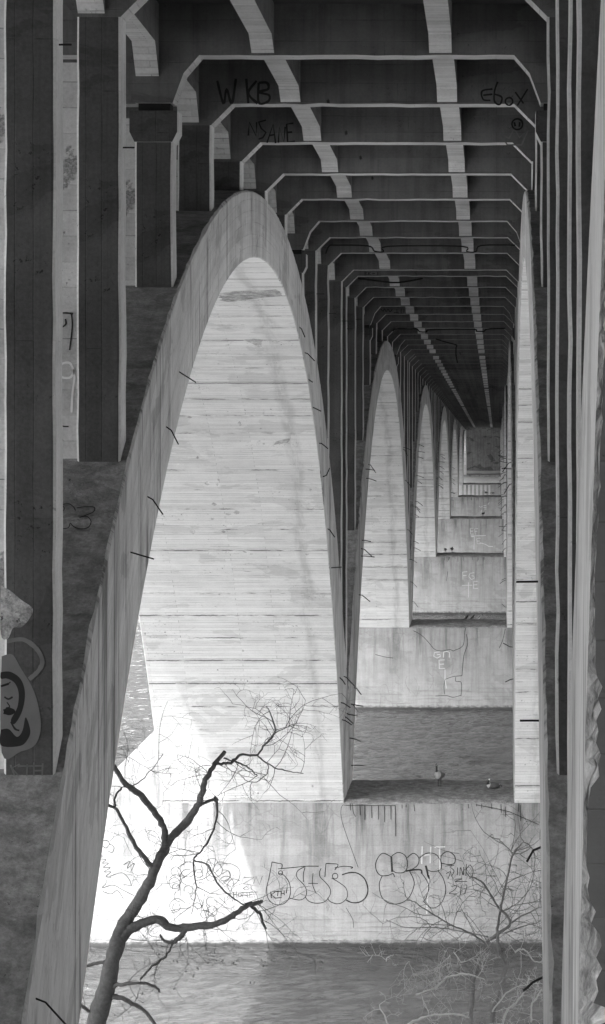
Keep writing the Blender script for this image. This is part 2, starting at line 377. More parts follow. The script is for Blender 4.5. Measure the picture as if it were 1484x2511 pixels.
# ------------------------------------------------------------------ piers
def pier(c, k):
    y0, y1 = c - HALF, c + HALF; S = SPRING - .004
    mb = MB()
    sh = XL1 - .01; shr = XR1 + .01
    poly = [(-19.6, -6), (15.2, -6), (15.2, S + .2 - 3.4), (shr, S + 3.2), (shr, S), (sh, S), (sh, S + 3.3), (-19.6, S + 3.3 - (19.6 + sh))]
    mb.prism(poly, y0, y1)
    o = part(mb, 'pier', [M['pier']])
    for d, zt in ((.10, .62), (.22, .24)):
        m2 = MB(); m2.prism([(-19.6 - d, -6), (15.2 + d, -6), (15.2 + d, zt - .03), (15.2 + d - .04, zt), (-19.6 - d + .04, zt), (-19.6 - d, zt - .03)], y0 - d, y1 + d)
        part(m2, 'footing', [M['pier']], parent=o)
    # gritty ledge between the ribs
    m3 = MB(); nx, ny = 90, 40
    def hz(x, y):
        e = min((y - y0), (y1 - y), .25) / .25
        return S + .01 + max(0, e) * (.05 + .09 * max(0, noise.noise((x * .5, y * .6, k)) + .4) + .05 * noise.noise((x * 2.5, y * 2.5, k))) + .015 * noise.noise((x * 9, y * 9, k))
    G = [[Vector((XL0 + .003 + (XR0 - XL0 - .006) * a / nx, y0 - .02 + .03 * noise.noise((a * .5, k, 0)) + (y1 - y0) * b / ny, 0)) for a in range(nx + 1)] for b in range(ny + 1)]
    for row in G:
        for p in row: p.z = hz(p.x, p.y)
    for b in range(ny):
        for a in range(nx): m3.face([G[b][a], G[b][a + 1], G[b + 1][a + 1], G[b + 1][a]])
    for a in range(nx):
        p, q = G[0][a], G[0][a + 1]; m3.face([Vector((p.x, p.y, S - .03 - .02 * noise.noise((a, 3, k)))), Vector((q.x, q.y, S - .03 - .02 * noise.noise((a + 1, 3, k)))), q, p])
        p, q = G[-1][a], G[-1][a + 1]; m3.face([Vector((q.x, q.y, S - .02)), Vector((p.x, p.y, S - .02)), p, q])
    l = part(m3, 'ledge', [M['ledge']], parent=o); l['label'] = 'gritty dark ledge on top of the pier'
    return o
PIER = [pier(c, k) for k, c in enumerate(PIERS)]

# ------------------------------------------------------------------ floor beams, columns, panels
JOINTED = {3: 1, 8: 1, 14: 1}
first = [y for y in BENTS if y > 33.5]
def is_jointed(y):
    k = first.index(y) if y in first else -1
    return k in (2, 7, 14, 19)
cols = []
BEAM = {}
def bent(y):
    z = deck(y); T = z + 1.02; j = is_jointed(y)
    xl, xr = CL, CR
    def half(x, sg):     # soffit points from the column outward to mid span
        if j: return [(x, z - .95), (x + sg * .22, z - .36), (x + sg * .53, z)]
        return [(x, z - .48), (x + sg * .48, z)]
    L = half(xl, 1); Rr = half(xr, -1)[::-1]
    xa, xb = L[-1][0], Rr[0][0]; L = L + [(xa + (xb - xa) * k / 16, z + .022 * noise.noise((k * .9, y, 2)) + .012 * noise.noise((k * 3.1, y, 8))) for k in range(1, 16)]
    low = -.95 if j else -.48
    poly = [(OL + .3, T), (OL + .3, T - .35), (XL1 + .1, z + low + .1), (XL1 + .1, z + low), (XL1 + .95, z + low), (XL1 + 1.4, z), (xl - CW - .45, z), (xl - CW, z + low)] + L + Rr + \
           [(xr + CW, z + low), (xr + CW + .45, z), (XR1 - 1.4, z), (XR1 - .95, z + low), (XR1 - .1, z + low), (XR1 - .1, z + low + .1), (OR - .3, T - .35), (OR - .3, T)]
    mb = MB(); mb.prism(poly, y, y + CD, (0, 1))
    o = part(mb, 'floor_beam', [M['beam'], M['beam_under_lit']]); BEAM[y] = o
    ft = min(ext_at(y), ext_at(y + CD)) - .1
    if y < -8 or ft > z + low - .15: return
    gap = .16 if j else .0
    for x0, x1 in ((xl - CW, xl), (XL1 + .2, XL1 + .95), (xr, xr + CW), (XR1 - .95, XR1 - .2)):
        cols.append((y, x0, x1, ft, z + low - gap, j))
    # wall panel between the two columns of a rib
    pt = z - 1.25
    if pt > ft + .6:
        for x0, x1 in ((XL1 + .95, xl - CW), (xr + CW, XR1 - .95)):
            m2 = MB(); m2.box(x0, x1, y + .10, y + .34, ft, pt, (0, 0, 0)); part(m2, 'wall_panel', [M['panel']], parent=o)
for y in BENTS: bent(y)
def column_mb(mb, c):
    y, x0, x1, a, b, j = c
    cx = (x0 + x1) / 2; ch = .035
    inner = abs(x1 - CL) < .01 or abs(x0 - CR) < .01
    # chamfered corners, slightly wandering edges
    poly = [(x0 + ch, y + .004), (x1 - ch, y + .004), (x1, y + ch), (x1, y + CD - ch), (x1 - ch, y + CD - .004), (x0 + ch, y + CD - .004), (x0, y + CD - ch), (x0, y + ch)]
    n = max(1, int((b - a) / .6)); Z = [a + (b - a) * k / n for k in range(n + 1)]
    ring = [[Vector((p[0] + (.022 * noise.noise((z * 1.7, p[0], y))), p[1], z)) for p in poly] for z in Z]
    per = [0, x1 - x0, 0, CD, 0, x1 - x0, 0, CD]
    for k in range(n):
        for i in range(8):
            i2 = (i + 1) % 8; A = [ring[k][i], ring[k][i2], ring[k + 1][i2], ring[k + 1][i]]
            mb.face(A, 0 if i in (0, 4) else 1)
    mb.face(ring[0][::-1], 1); mb.face(ring[-1], 1)
    if j:   # flared bearing cap and dark bearing plate
        mb.prism([(x0, b - .62), (x1, b - .62), (x1 + .10, b - .42), (x1 + .10, b), (x0 - .10, b), (x0 - .10, b - .42)], y - .06, y + CD + .06, (0, 1))
        mb.box(x0 + .06, x1 - .06, y + .1, y + CD - .1, b, b + .17, (2, 2, 2))
vis = sorted([c for c in cols if 28 < c[0]], key=lambda c: (c[0] + (0 if abs(c[2] - CL) < .01 else 95 if abs(c[1] - CR) < .01 else 300)))
near_set = set(vis[:96]); COLOBJ = {}
rest = MB()
for c in cols:
    if c in near_set:
        mb = MB(); column_mb(mb, c); COLOBJ[(round(c[0], 2), c[2])] = part(mb, 'column', [M['column'], M['column_side_lit'], M['steel']])
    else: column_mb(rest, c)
ro = part(rest, 'column', [M['column'], M['column_side_lit'], M['steel']]); ro['kind'] = 'stuff'; ro['label'] = 'far and outer spandrel columns under the deck'

# ------------------------------------------------------------------ stringers, edge girders, deck
def stringer(x0, x1, rise, drop, name, nmax):
    rest = MB(); done = 0
    for a, b in zip(BENTS[:-1], BENTS[1:]):
        if b - a < 4: continue
        single = a > 30 and done < nmax; mb = MB() if single else rest
        y0, y1 = a + CD + .002, b - .002; hl = .62
        prof = [(y0, deck(y0) + rise - drop), (y0 + hl * .6, deck(y0) + rise), (y1 - hl, deck(y1) + rise), (y1, deck(y1) + rise - drop)]
        top = [(y, deck(y) + 1.03) for y, _ in prof]
        for i in range(3):
            (ya, za), (yb, zb) = prof[i], prof[i + 1]; ta, tb = top[i][1], top[i + 1][1]
            mb.face([Vector((x0, ya, za)), Vector((x0, yb, zb)), Vector((x1, yb, zb)), Vector((x1, ya, za))][::1], 1)
            mb.face([Vector((x0, ya, za)), Vector((x0, ya, ta)), Vector((x0, yb, tb)), Vector((x0, yb, zb))], 0)
            mb.face([Vector((x1, ya, za)), Vector((x1, yb, zb)), Vector((x1, yb, tb)), Vector((x1, ya, ta))], 0)
        mb.face([Vector((x0, y0, prof[0][1])), Vector((x1, y0, prof[0][1])), Vector((x1, y0, top[0][1])), Vector((x0, y0, top[0][1]))], 0)
        if single: done += 1; part(mb, name, [M['beam'], M['beam_under_lit']])
    part(rest, name, [M['beam'], M['beam_under_lit']])['kind'] = 'stuff'
stringer(-4.88, -4.43, .34, .30, 'stringer', 46); stringer(-1.35, -.90, .34, .30, 'stringer', 46)
stringer(-7.18, -6.72, .20, .62, 'edge_girder', 40); stringer(1.06, 1.52, .20, .62, 'edge_girder', 24)
stringer(-13.5, -12.95, .20, .62, 'edge_girder', 16); stringer(7.3, 7.85, .20, .62, 'edge_girder', 12)
D0, D1 = -60, 640
mb = MB()
for a in range(D0, D1, 20):
    b = a + 20; za, zb = deck(a) + 1.02, deck(b) + 1.02; T = .34
    V = Vector
    mb.face([V((OL, a, za)), V((OL, b, zb)), V((OR, b, zb)), V((OR, a, za))], 0)
    mb.face([V((OL, a, za + T)), V((OR, a, za + T)), V((OR, b, zb + T)), V((OL, b, zb + T))], 1)
    mb.face([V((OL, a, za)), V((OL, a, za + T)), V((OL, b, zb + T)), V((OL, b, zb))], 0)
    mb.face([V((OR, a, za)), V((OR, b, zb)), V((OR, b, zb + T)), V((OR, a, za + T))], 0)
part(mb, 'deck_slab', [M['slab'], M['asphalt']])
for x0, x1 in ((OL, OL + .3), (OR - .3, OR)):
    mb = MB(); V = Vector
    for a in range(D0, D1, 20):
        b = a + 20; za, zb = deck(a) + 1.365, deck(b) + 1.365; T = 1.0
        P = [V((x0, a, za)), V((x1, a, za)), V((x1, a, za + T)), V((x0, a, za + T))]; Q = [V((x0, b, zb)), V((x1, b, zb)), V((x1, b, zb + T)), V((x0, b, zb + T))]
        for i in range(4):
            j = (i + 1) % 4; mb.face([P[i], Q[i], Q[j], P[j]][::-1], 0)
    part(mb, 'parapet', [M['column_side_lit']])
# far abutment
mb = MB(); mb.box(-20, 14.5, 588, 640, 0, deck(588) + 1.0, (0, 0, 0))
ab = part(mb, 'abutment', [concrete('abutment_wall', .13, .8, .15, board=1.5, board_w=9, line=.4, pits=.5, patch=.45, streak=.3)])
ab['label'] = 'dark stained wall closing the far end under the deck'

# ------------------------------------------------------------------ water and land
m = bpy.data.materials.new('river_water'); m.use_nodes = True; t = NT(m); b = t.n['Principled BSDF']
co = t.new('ShaderNodeTexCoord').outputs['Object']
b.inputs['Base Color'].default_value = (.065, .065, .065, 1); b.inputs['Roughness'].default_value = .07; b.inputs['IOR'].default_value = 1.33
h1 = t.noise(t.mapping(co, (.30, .62, 1), rot=R(14)), .9, 3, .55, 1.2)
h2 = t.noise(t.mapping(co, (.9, 1.7, 1), rot=R(-12)), 1.0, 5, .62, 1.0)
hh = t.math('ADD', t.math('MULTIPLY', t.math('ABSOLUTE', t.math('SUBTRACT', h1, .5)), -2.6), t.math('MULTIPLY', t.math('ABSOLUTE', t.math('SUBTRACT', h2, .5)), -1.1))
bp = t.new('ShaderNodeBump'); bp.inputs['Strength'].default_value = 1.0; bp.inputs['Distance'].default_value = .45
t.l.new(hh, bp.inputs['Height']); t.l.new(bp.outputs[0], b.inputs['Normal'])
M['water'] = m
mb = MB(); V = Vector
WX0, WX1, WY0, WY1 = -84.0, 16.0, 92.0, 345.0
for q in ((-3000, 40, 3000, WY0), (-3000, WY1, 3000, 640), (-3000, WY0, WX0, WY1), (WX1, WY0, 3000, WY1)):
    mb.face([V((q[0], q[1], 0)), V((q[2], q[1], 0)), V((q[2], q[3], 0)), V((q[0], q[3], 0))])
NX, NY = 300, 640
base = len(mb.v)
for b_ in range(NY + 1):
    y = WY0 + (WY1 - WY0) * b_ / NY
    for a_ in range(NX + 1):
        x = WX0 + (WX1 - WX0) * a_ / NX
        e = min(1, (x - WX0) / 2, (WX1 - x) / 2, (y - WY0) / 3, (WY1 - y) / 3); amp = e * (.35 if y < 108 else min(1, .35 + (y - 108) / 10))
        n1 = noise.noise((x * .55 + y * .12, y * .42, 0)); n2 = noise.noise((x * 1.5 - y * .2, y * .95, 4)); n3 = noise.noise((x * 3.3, y * 2.1, 9))
        mb.v.append((x, y, amp * (.16 * (.5 - abs(n1)) + .13 * (.4 - abs(n2)) + .035 * n3)))
for b_ in range(NY):
    for a_ in range(NX):
        q = base + b_ * (NX + 1) + a_; mb.f.append((q, q + 1, q + NX + 2, q + NX + 1)); mb.m.append(0); mb.uv.append([(0, 0)] * 4)
tag(mb.build('river', [M['water']], smooth=True), kind='structure')
M['soil'] = plain('bank_bounce_fill', .42, .95, .6, 1.2)  # land made extra pale so the unseen near bank bounces fill under the arches
def land(name, prof, x0, x1, nx, amp):
    mb = MB(); ys = [p[0] for p in prof]
    Y = []
    for (a, za), (b, zb) in zip(prof[:-1], prof[1:]):
        k = max(1, int((b - a) / 2.5)) if abs(b - a) < 120 else 2
        Y += [(a + (b - a) * i / k, za + (zb - za) * i / k) for i in range(k)]
    Y.append(prof[-1])
    X = [x0 + (x1 - x0) * i / nx for i in range(nx + 1)]
    G = [[Vector((x, y, z + amp * noise.noise((x * .12, y * .12, 1)) + amp * .3 * noise.noise((x * .7, y * .7, 2)))) for x in X] for y, z in Y]
    for a in range(len(Y) - 1):
        for c in range(nx): mb.face([G[a][c], G[a][c + 1], G[a + 1][c + 1], G[a + 1][c]])
    return tag(mb.build(name, [M['soil']], smooth=True), kind='structure')
land('near_bank', [(-500, 24), (-60, 22.5), (-6, 21.3), (4, 20.4), (14, 16), (26, 11.5), (42, 8.5), (54, 6), (66, 1.5), (78, -2.5)], -300, 300, 160, .35)
land('far_bank', [(505, -2.5), (514, 2.5), (528, 4.9), (560, 5.6), (592, 6.0), (640, 16), (900, 20)], -300, 300, 160, .25)
mb = MB(); mb.face([V((-5000, -5000, -3)), V((5000, -5000, -3)), V((5000, 5500, -3)), V((-5000, 5500, -3))])
tag(mb.build('ground', [M['soil']]), kind='structure')

# ------------------------------------------------------------------ paint, cracks and bars fixed to the concrete
def child(mb, name, mat, parent, smooth=False): return part(mb, name, mat if isinstance(mat, list) else [mat], smooth, parent)
def catmull(P, n=6):
    if len(P) < 3: return P
    Q = [P[0]] + list(P) + [P[-1]]; out_ = []
    for i in range(1, len(Q) - 2):
        p0, p1, p2, p3 = [Vector(q) for q in Q[i - 1:i + 3]]
        for k in range(n):
            t = k / n
            out_.append(.5 * ((2 * p1) + (p2 - p0) * t + (2 * p0 - 5 * p1 + 4 * p2 - p3) * t * t + (3 * p1 - p0 - 3 * p2 + p3) * t ** 3))
    out_.append(Vector(P[-1])); return out_
def on_plane(y, off=.012): return lambda x, py: PX(x, py, y - off)
def on_top(span):        # a mark on the upper side of a rib
    def f(x, py):
        lo, hi = span.a + .5, span.c
        for _ in range(40):
            mid = (lo + hi) / 2
            if EYE - (py - VY) / F_PX * mid > span.ext(mid): lo = mid
            else: hi = mid
        p = PX(x, py, lo - .05); return p
    return f
def paint(strokes, conv, proj, mat, parent, wpx, name='graffiti', smooth=True):
    mb = MB()
    for st in strokes:
        wd = wpx
        if isinstance(st[0], (int, float)): wd = wpx * st[0]; st = st[1:]
        P = [Vector((*conv(*p), 0)) for p in st]
        if smooth and len(P) > 2: P = catmull(P)
        n = len(P); L = []
        for i in range(n):
            d = P[min(i + 1, n - 1)] - P[max(i - 1, 0)]; d = d.normalized() if d.length > 0 else Vector((1, 0, 0))
            nr = Vector((-d.y, d.x, 0)) * wd * .5 * (.75 + .45 * abs(noise.noise((P[i].x * .07, P[i].y * .07, wd))))
            L.append((P[i] + nr, P[i] - nr))
        for i in range(n - 1):
            q = [L[i][0], L[i + 1][0], L[i + 1][1], L[i][1]]
            pts = [proj(v.x, v.y) for v in q]
            nn = (pts[1] - pts[0]).cross(pts[2] - pts[0])
            if nn.y > 0: pts = pts[::-1]
            mb.face(pts)
    return child(mb, name, M[mat], parent)
def lin(ox, oy, k): return lambda x, y: (ox + x * k, oy + y * k)
c1 = lin(0, 0, 1 / 1.970); c2 = lin(730.7, 0, 1 / 1.970); c3 = lin(0, 711.5, .3); c4 = lin(334.8, 711.5, .3948)
c6 = lin(0, 1423, .4333); c7 = lin(418.5, 1590.4, .3948); c8 = lin(920.7, 1423, .4333)
z1 = lin(1071.4, 962.6, .13537); z2 = lin(987.7, 1188.6, .20307); z3 = lin(686.4, 519, 1 / 4.221); z4 = lin(1004.4, 753.3, .2256)
z6 = lin(820.3, 1632.2, .15); z7 = lin(837, 1657.3, .3385)
def circ(x, y, r, n=10, a0=0): return [(x + r * math.cos(a0 + 2 * math.pi * k / n), y + r * math.sin(a0 + 2 * math.pi * k / n)) for k in range(n + 1)]
P1Y = PIERS[1] - HALF; F1 = on_plane(P1Y)
paint([
 [(630,1325),(660,1332),(692,1340),(688,1370)], [(630,1325),(612,1420),(597,1490),(605,1550),(640,1585),(690,1590),(730,1560),(745,1510),(735,1450),(700,1405),(668,1395)],
 [(668,1368),(760,1360),(840,1352),(920,1352)], circ(683,1393,13), [(840,1352),(790,1380),(785,1420),(830,1470),(845,1510),(835,1545),(800,1562),(740,1550)],
 [(835,1360),(825,1400),(825,1450)], [(835,1540),(860,1570),(910,1582),(960,1570),(990,1530),(990,1490),(960,1450),(930,1420),(925,1390),(935,1365)],
 [(885,1395),(882,1465),(905,1522)], [(855,1458),(915,1460)], [(965,1335),(1000,1336),(1040,1342),(1020,1375)], [(965,1335),(958,1420)], [(1020,1362),(1080,1352),(1130,1358),(1120,1366)],
 circ(1022,1413,17), [(1000,1425),(1050,1455),(1090,1490),(1098,1540),(1070,1575),(1030,1585),(990,1570),(975,1548)],
 [1.6,(1065,1405),(1110,1392),(1160,1395),(1205,1430),(1225,1490),(1215,1540),(1180,1572),(1130,1578),(1090,1562)],
], c7, F1, 'paint_black', PIER[1], 2.2)
paint([[(622,1510),(626,1550)],[(648,1512),(626,1530),(650,1548)],[(645,1510),(690,1507)],[(668,1508),(664,1538)],[(687,1508),(685,1537)],[(705,1504),(706,1532)],[(685,1524),(708,1519)],[(724,1488),(718,1520)],[(650,1550),(690,1546)]],
      c7, F1, 'paint_black', PIER[1], 2.4, smooth=False)
paint([
 [(90,1565),(40,1545),(5,1590),(5,1640),(30,1670),(70,1670),(100,1660),(108,1680)], [(92,1560),(130,1540),(170,1560),(182,1610),(165,1650),(120,1655),(95,1640)],
 [2.2,(90,1562),(95,1650)], [(180,1570),(215,1545),(245,1570),(240,1610),(200,1640),(172,1648)], [2,(175,1645),(220,1638),(258,1640),(262,1660)],
 [(245,1575),(290,1545),(340,1550),(370,1590),(372,1630),(350,1645),(320,1648),(298,1640)], [2,(285,1615),(303,1690)], [(370,1590),(375,1555),(410,1535),(448,1560),(448,1600),(415,1608),(370,1600)],
 [(40,1670),(22,1720),(35,1790),(80,1828),(140,1828),(190,1795),(218,1730),(215,1690),(195,1650)], [(260,1655),(300,1720),(290,1790),(270,1820)],
 [(275,1820),(320,1855),(370,1830),(398,1760),(385,1690),(355,1645)],
], c8, F1, 'paint_black', PIER[1], 2.4)
paint([[(445,1612),(425,1622),(445,1645),(430,1676)],[(465,1625),(465,1668)],[(478,1672),(482,1625),(497,1668),(500,1622)],[(515,1605),(512,1672)],[(532,1612),(512,1645),(537,1682)],
 [(535,1608),(553,1640),(545,1680),(530,1686)],[(395,1618),(432,1612)],[(400,1660),(425,1650),(410,1690)],[(450,1692),(490,1690),(452,1704),(520,1704)],[(430,1732),(458,1728),(450,1750),(418,1772),(462,1774)],[(486,1725),(482,1778)],[(505,1725),(518,1728),(505,1776)]],
      c8, F1, 'paint_black', PIER[1], 2.0)
paint([[(265,1505),(262,1605)],[(262,1556),(312,1552)],[(313,1508),(310,1602)],[(335,1510),(395,1508)],[(363,1508),(365,1640)],[(300,1660),(296,1760),(290,1888)]], c8, F1, 'paint_faint', PIER[1], 4.0, smooth=False)
rs = random.Random(3); loops = []
for k in range(26):
    x, y = rs.uniform(20, 400), rs.uniform(1320, 1650)
    loops.append(circ(x, y, rs.uniform(14, 52), rs.choice([5, 6, 8]), rs.uniform(0, 6))[:rs.choice([4, 5, 7])])
loops += [[(300,1340),(370,1335),(425,1370),(425,1430),(385,1475)],[(320,1400),(360,1380),(370,1420),(330,1450),(380,1490),(350,1550)],[(0,1630),(60,1615),(130,1610)],[(270,1560),(330,1600),(385,1650)],[(300,1545),(350,1590)],[(220,1590),(245,1640),(275,1660),(280,1700)]]
paint(loops, c7, F1, 'paint_dark', PIER[1], 1.7)
paint([[(388,1510),(392,1550)],[(408,1508),(412,1548)],[(390,1530),(410,1527)],circ(430,1530,11),[(448,1545),(450,1512),(462,1535),(474,1512),(478,1545)],[(508,1510),(490,1512),(492,1545),(512,1543)],[(491,1528),(505,1527)],
 [(455,1422),(520,1420),(450,1462),(500,1468)],[(515,1460),(530,1415),(552,1466),(570,1413)],[(450,1490),(470,1478),(490,1492),(468,1500),(450,1490)],[(500,1475),(500,1500)],[(440,1515),(540,1512)]], c7, F1, 'paint_dark', PIER[1], 1.8, smooth=False)
paint([[(575,1480),(600,1470),(620,1490),(600,1515),(580,1500)],[(620,1490),(645,1510),(635,1540),(610,1530)],[(555,1540),(580,1560),(560,1575),(600,1580),(580,1600),(615,1600),(585,1625),(625,1625),(590,1650),(628,1650),(600,1675),(630,1680)],
 [(620,1675),(690,1655),(730,1690),(745,1730)],[(600,1690),(600,1715),(580,1740),(640,1725),(700,1755),(760,1785)],[(580,1760),(630,1775),(665,1755),(700,1805)],[(700,1610),(735,1590),(720,1630),(760,1600),(740,1650)]], c6, F1, 'paint_dark', PIER[1], 2.2)
# cracks in the nearest pier and the one behind it
paint([[(1075,970),(1060,990),(1062,1060),(1100,1180),(1140,1290),(1165,1360)],[(1090,1610),(1130,1680),(1137,1735)],[(1130,960),(1135,1015),(1150,1045)],[(1020,1860),(1060,1820),(1090,1790),(1140,1768),(1250,1770)]], c7, F1, 'steel', PIER[1], 1.3, 'crack')
F2 = on_plane(PIERS[2] - HALF)
paint([[(215,285),(260,310),(300,350),(335,390),(375,400),(420,392),(442,402)],[(510,268),(505,300),(495,370),(440,400)],[(515,305),(522,360),(500,430),(490,540)],[(490,540),(440,545),(395,560)],[(340,655),(400,652),(440,662),(485,650)],
 [(735,275),(720,340),(700,385)],[(0,420),(60,435),(100,440)],[(395,560),(388,600),(392,645)],[(485,655),(487,580),(456,572),(455,548)]], c8, F2, 'steel', PIER[2], 1.5, 'crack')
paint([[(100,440),(120,470),(115,520),(140,560)],[(300,520),(330,560),(310,610)],[(180,540),(170,580),(200,640)],[(420,400),(440,470),(430,530)],[(30,600),(60,590),(80,650)],[(250,600),(235,650)],[(440,470),(400,500)]], c8, F2, 'paint_grey', PIER[2], 1.0, 'crack')
paint([[(365,405),(335,408),(330,430),(350,440),(368,430),(366,420),(350,420)],[(385,437),(387,406),(403,402),(420,408),(418,437)],[(392,450),(360,452),(362,500),(394,498)],[(362,475),(388,474)],[(394,505),(394,560),(402,612)]], c8, F2, 'paint_faint', PIER[2], 2.6, smooth=False)
F3 = on_plane(PIERS[3] - HALF)
paint([[(720,1055),(780,1050)],[(725,1055),(728,1145)],[(725,1098),(770,1095)],[(865,1062),(810,1070),(798,1108),(830,1145),(865,1130),(860,1102),(830,1100)],[(905,1165),(852,1170),(856,1255),(910,1250)],[(855,1210),(900,1208)],[(715,1216),(840,1213)],[(795,1180),(795,1360)]], z2, F3, 'paint_faint', PIER[3], 1.8, smooth=False)
paint([[(545,1045),(535,1110),(525,1165)]], z2, F3, 'steel', PIER[3], 1.0, 'crack')
F4 = on_plane(PIERS[4] - HALF)
paint([[(855,525),(815,528),(820,598),(858,596)],[(817,561),(850,560)],[(910,530),(868,532),(876,602)],[(870,564),(900,562)],[(820,618),(1005,615)],[(830,628),(870,628)],[(865,628),(860,780)],[(940,645),(895,648),(900,715),(940,712)],[(898,680),(930,680)],[(930,700),(1000,720),(1040,745),(1090,748)]], z2, F4, 'paint_faint', PIER[4], 1.8, smooth=False)
F5 = on_plane(PIERS[5] - HALF)
paint([[(920,255),(940,272),(965,262)],[(975,252),(1010,250)],[(975,275),(1012,272)],[(1030,240),(1045,215)],[(985,295),(1010,292)],[(950,305),(945,350)]], z2, F5, 'paint_faint', PIER[5], 1.8, smooth=False)
mb = MB()
for a, b_ in ((400,452),(490,530),(562,602),(636,676),(710,750),(785,825),(860,900),(935,970)):
    yy = PIERS[6] - HALF - .012; x0, x1 = PX(z1(a, 0)[0], 0, yy).x, PX(z1(b_, 0)[0], 0, yy).x
    mb.face([V((x0, yy, SPRING - 3.4)), V((x1, yy, SPRING - 3.4)), V((x1, yy, SPRING - .05)), V((x0, yy, SPRING - .05))])
child(mb, 'pale_stripes', M['paint_faint'], PIER[6])  # row of pale upright strips on the pier face
# writing on the floor beams
def near_beam(y): return min(BEAM, key=lambda k: abs(k - y))
yb = near_beam(67.9)
paint([[(1200,655),(1205,590),(1238,657),(1240,590)],[(1285,580),(1250,590),(1262,620),(1285,640),(1270,665),(1250,672)],[(1290,690),(1320,600),(1332,692)],[(1300,655),(1328,650)],[(1345,690),(1350,615),(1372,687),(1378,612)],[(1418,595),(1385,600),(1390,685),(1425,682)],[(1388,640),(1412,638)]], c1, on_plane(yb), 'paint_black', BEAM[yb], 5, smooth=False)
paint([[(980,650),(1012,700),(1080,700),(1112,630),(1070,664),(1045,622),(1020,668),(980,650)]], c2, on_plane(yb), 'paint_grey', BEAM[yb], 5, smooth=False)
paint([circ(1060,600,26),[(1045,590),(1050,610)],[(1072,590),(1070,612)]], c2, on_plane(yb), 'paint_black', BEAM[yb], 5)
yb = near_beam(60.7)
paint([[(1050,390),(1080,500),(1095,430),(1120,500),(1140,380)],[(1190,380),(1200,500)],[(1240,390),(1200,450),(1245,500)],[(1250,400),(1290,400),(1295,430),(1250,445),(1300,460),(1295,490),(1250,495),(1250,400)]], c1, on_plane(yb), 'paint_black', BEAM[yb], 7)
paint([[(940,430),(890,440),(895,480),(930,485)],[(895,460),(940,455)],[(965,395),(950,440),(950,490),(975,505),(985,470),(950,455)],circ(1020,490,18),[(1110,430),(1060,510)],[(1050,445),(1090,500)]], c2, on_plane(yb), 'paint_black', BEAM[yb], 5)
yb = near_beam(111.6)
paint([[(880,622),(882,658)],[(882,625),(905,632),(884,640),(908,652)],[(918,625),(918,658)],[(940,625),(920,640),(942,658)],[(955,640),(985,640)],[(1012,625),(1012,655)]], z3, on_plane(yb), 'paint_black', BEAM[yb], 1.6, smooth=False)
yb = near_beam(136.5)
paint([[(1045,1010),(1070,1030),(1085,1005),(1100,1035),(1120,1010),(1140,1035),(1165,1012)],[(1180,1045),(1230,1045)],[(1212,1010),(1212,1050)],[(1255,1005),(1255,1050)],[(1285,1005),(1285,1045)]], z3, on_plane(yb), 'paint_black', BEAM[yb], 1.8)
# writing on panel, rib top and the nearest column
pan = [o for o in BEAM[near_beam(46.1)].children if o.name.startswith('wall_panel')][0]
FP = on_plane(near_beam(46.1) + .10)
paint([[(478,190),(530,186),(598,192)],[(585,190),(592,300),(570,490)],[(482,258),(485,310),(512,300),(540,275),(535,235)]], c3, FP, 'paint_black', pan, 5)
paint([[(475,1075),(510,1110),(562,1115)],[(475,1170),(502,1168)],[(472,1232),(517,1226)]], c3, FP, 'paint_black', pan, 4)
paint([[(600,650),(575,600),(530,593),(490,620),(485,670),(510,712),(570,715),(600,680),(604,650),(608,720),(592,850),(585,1000)]], c3, FP, 'paint_white', pan, 6)
paint([[(465,1750),(520,1770),(520,1800),(480,1822)],[(470,1830),(515,1850),(480,1890)],[(500,1755),(560,1745),(600,1770),(618,1802)],[(630,1780),(700,1770),(770,1775),(765,1810),(700,1840),(650,1857)],[(650,1857),(710,1850),(745,1890),(720,1940),(650,1950),(600,1930),(575,1905),(560,1940),(510,1950),(465,1955)]],
      c3, on_top(SPANS[1]), 'paint_black', RIBS[(1, 'L')], 2.8)
col1 = COLOBJ[(39.3, CL)]; FC = on_plane(39.3 + .004)
def blob(P, conv, proj, mat, parent, name):
    mb = MB(); Q = catmull([Vector((*conv(*p), 0)) for p in P + [P[0]]], 5)[:-1]; pts = [proj(q.x, q.y) for q in Q]
    n = Vector((0, 0, 0))
    for k in range(len(pts)): n += pts[k].cross(pts[(k + 1) % len(pts)])
    mb.face(pts[::-1] if n.y > 0 else pts); return child(mb, name, M[mat], parent)
M['paint_pale'] = plain('pale_spray_paint', .17, .8, .3, 2)
blob([(10,430),(70,420),(120,500),(180,600),(215,700),(232,830),(200,930),(120,968),(10,975)], c6, on_plane(39.3 + .004, .008), 'paint_pale', col1, 'graffiti')
for P_ in ([(5,520),(60,518),(118,560),(142,640),(126,740),(84,812),(62,790),(98,720),(106,640),(84,582),(40,556),(5,556)], [(5,845),(50,842),(96,886),(128,850),(146,775),(172,850),(156,902),(112,938),(5,934)]):
    blob(P_, c6, on_plane(39.3 + .004, .010), 'paint_black', col1, 'graffiti')
paint([[2,(5,600),(50,585)],[1.5,(25,660),(48,672),(72,660)],[3.4,(22,742),(50,730),(78,742),(50,752),(22,745)],[1.6,(62,800),(85,840),(110,850)],[(5,600),(40,590),(60,575)],[(40,690),(55,715),(35,722)],circ(98,905,9),circ(70,905,8)], c6, FC, 'paint_black', col1, 3.2)
paint([[(40,345),(130,335),(200,380),(240,450),(220,510),(165,560)]], c6, FC, 'paint_grey', col1, 13)
paint([[(60,1045),(85,1110)],[(112,1040),(68,1062),(130,1135)],[(100,1052),(240,1050)],[(155,1040),(150,1140)],[(192,1030),(192,1120)],[(242,1035),(238,1130)],[(192,1078),(240,1076)]], c6, FC, 'paint_grey', col1, 5, smooth=False)
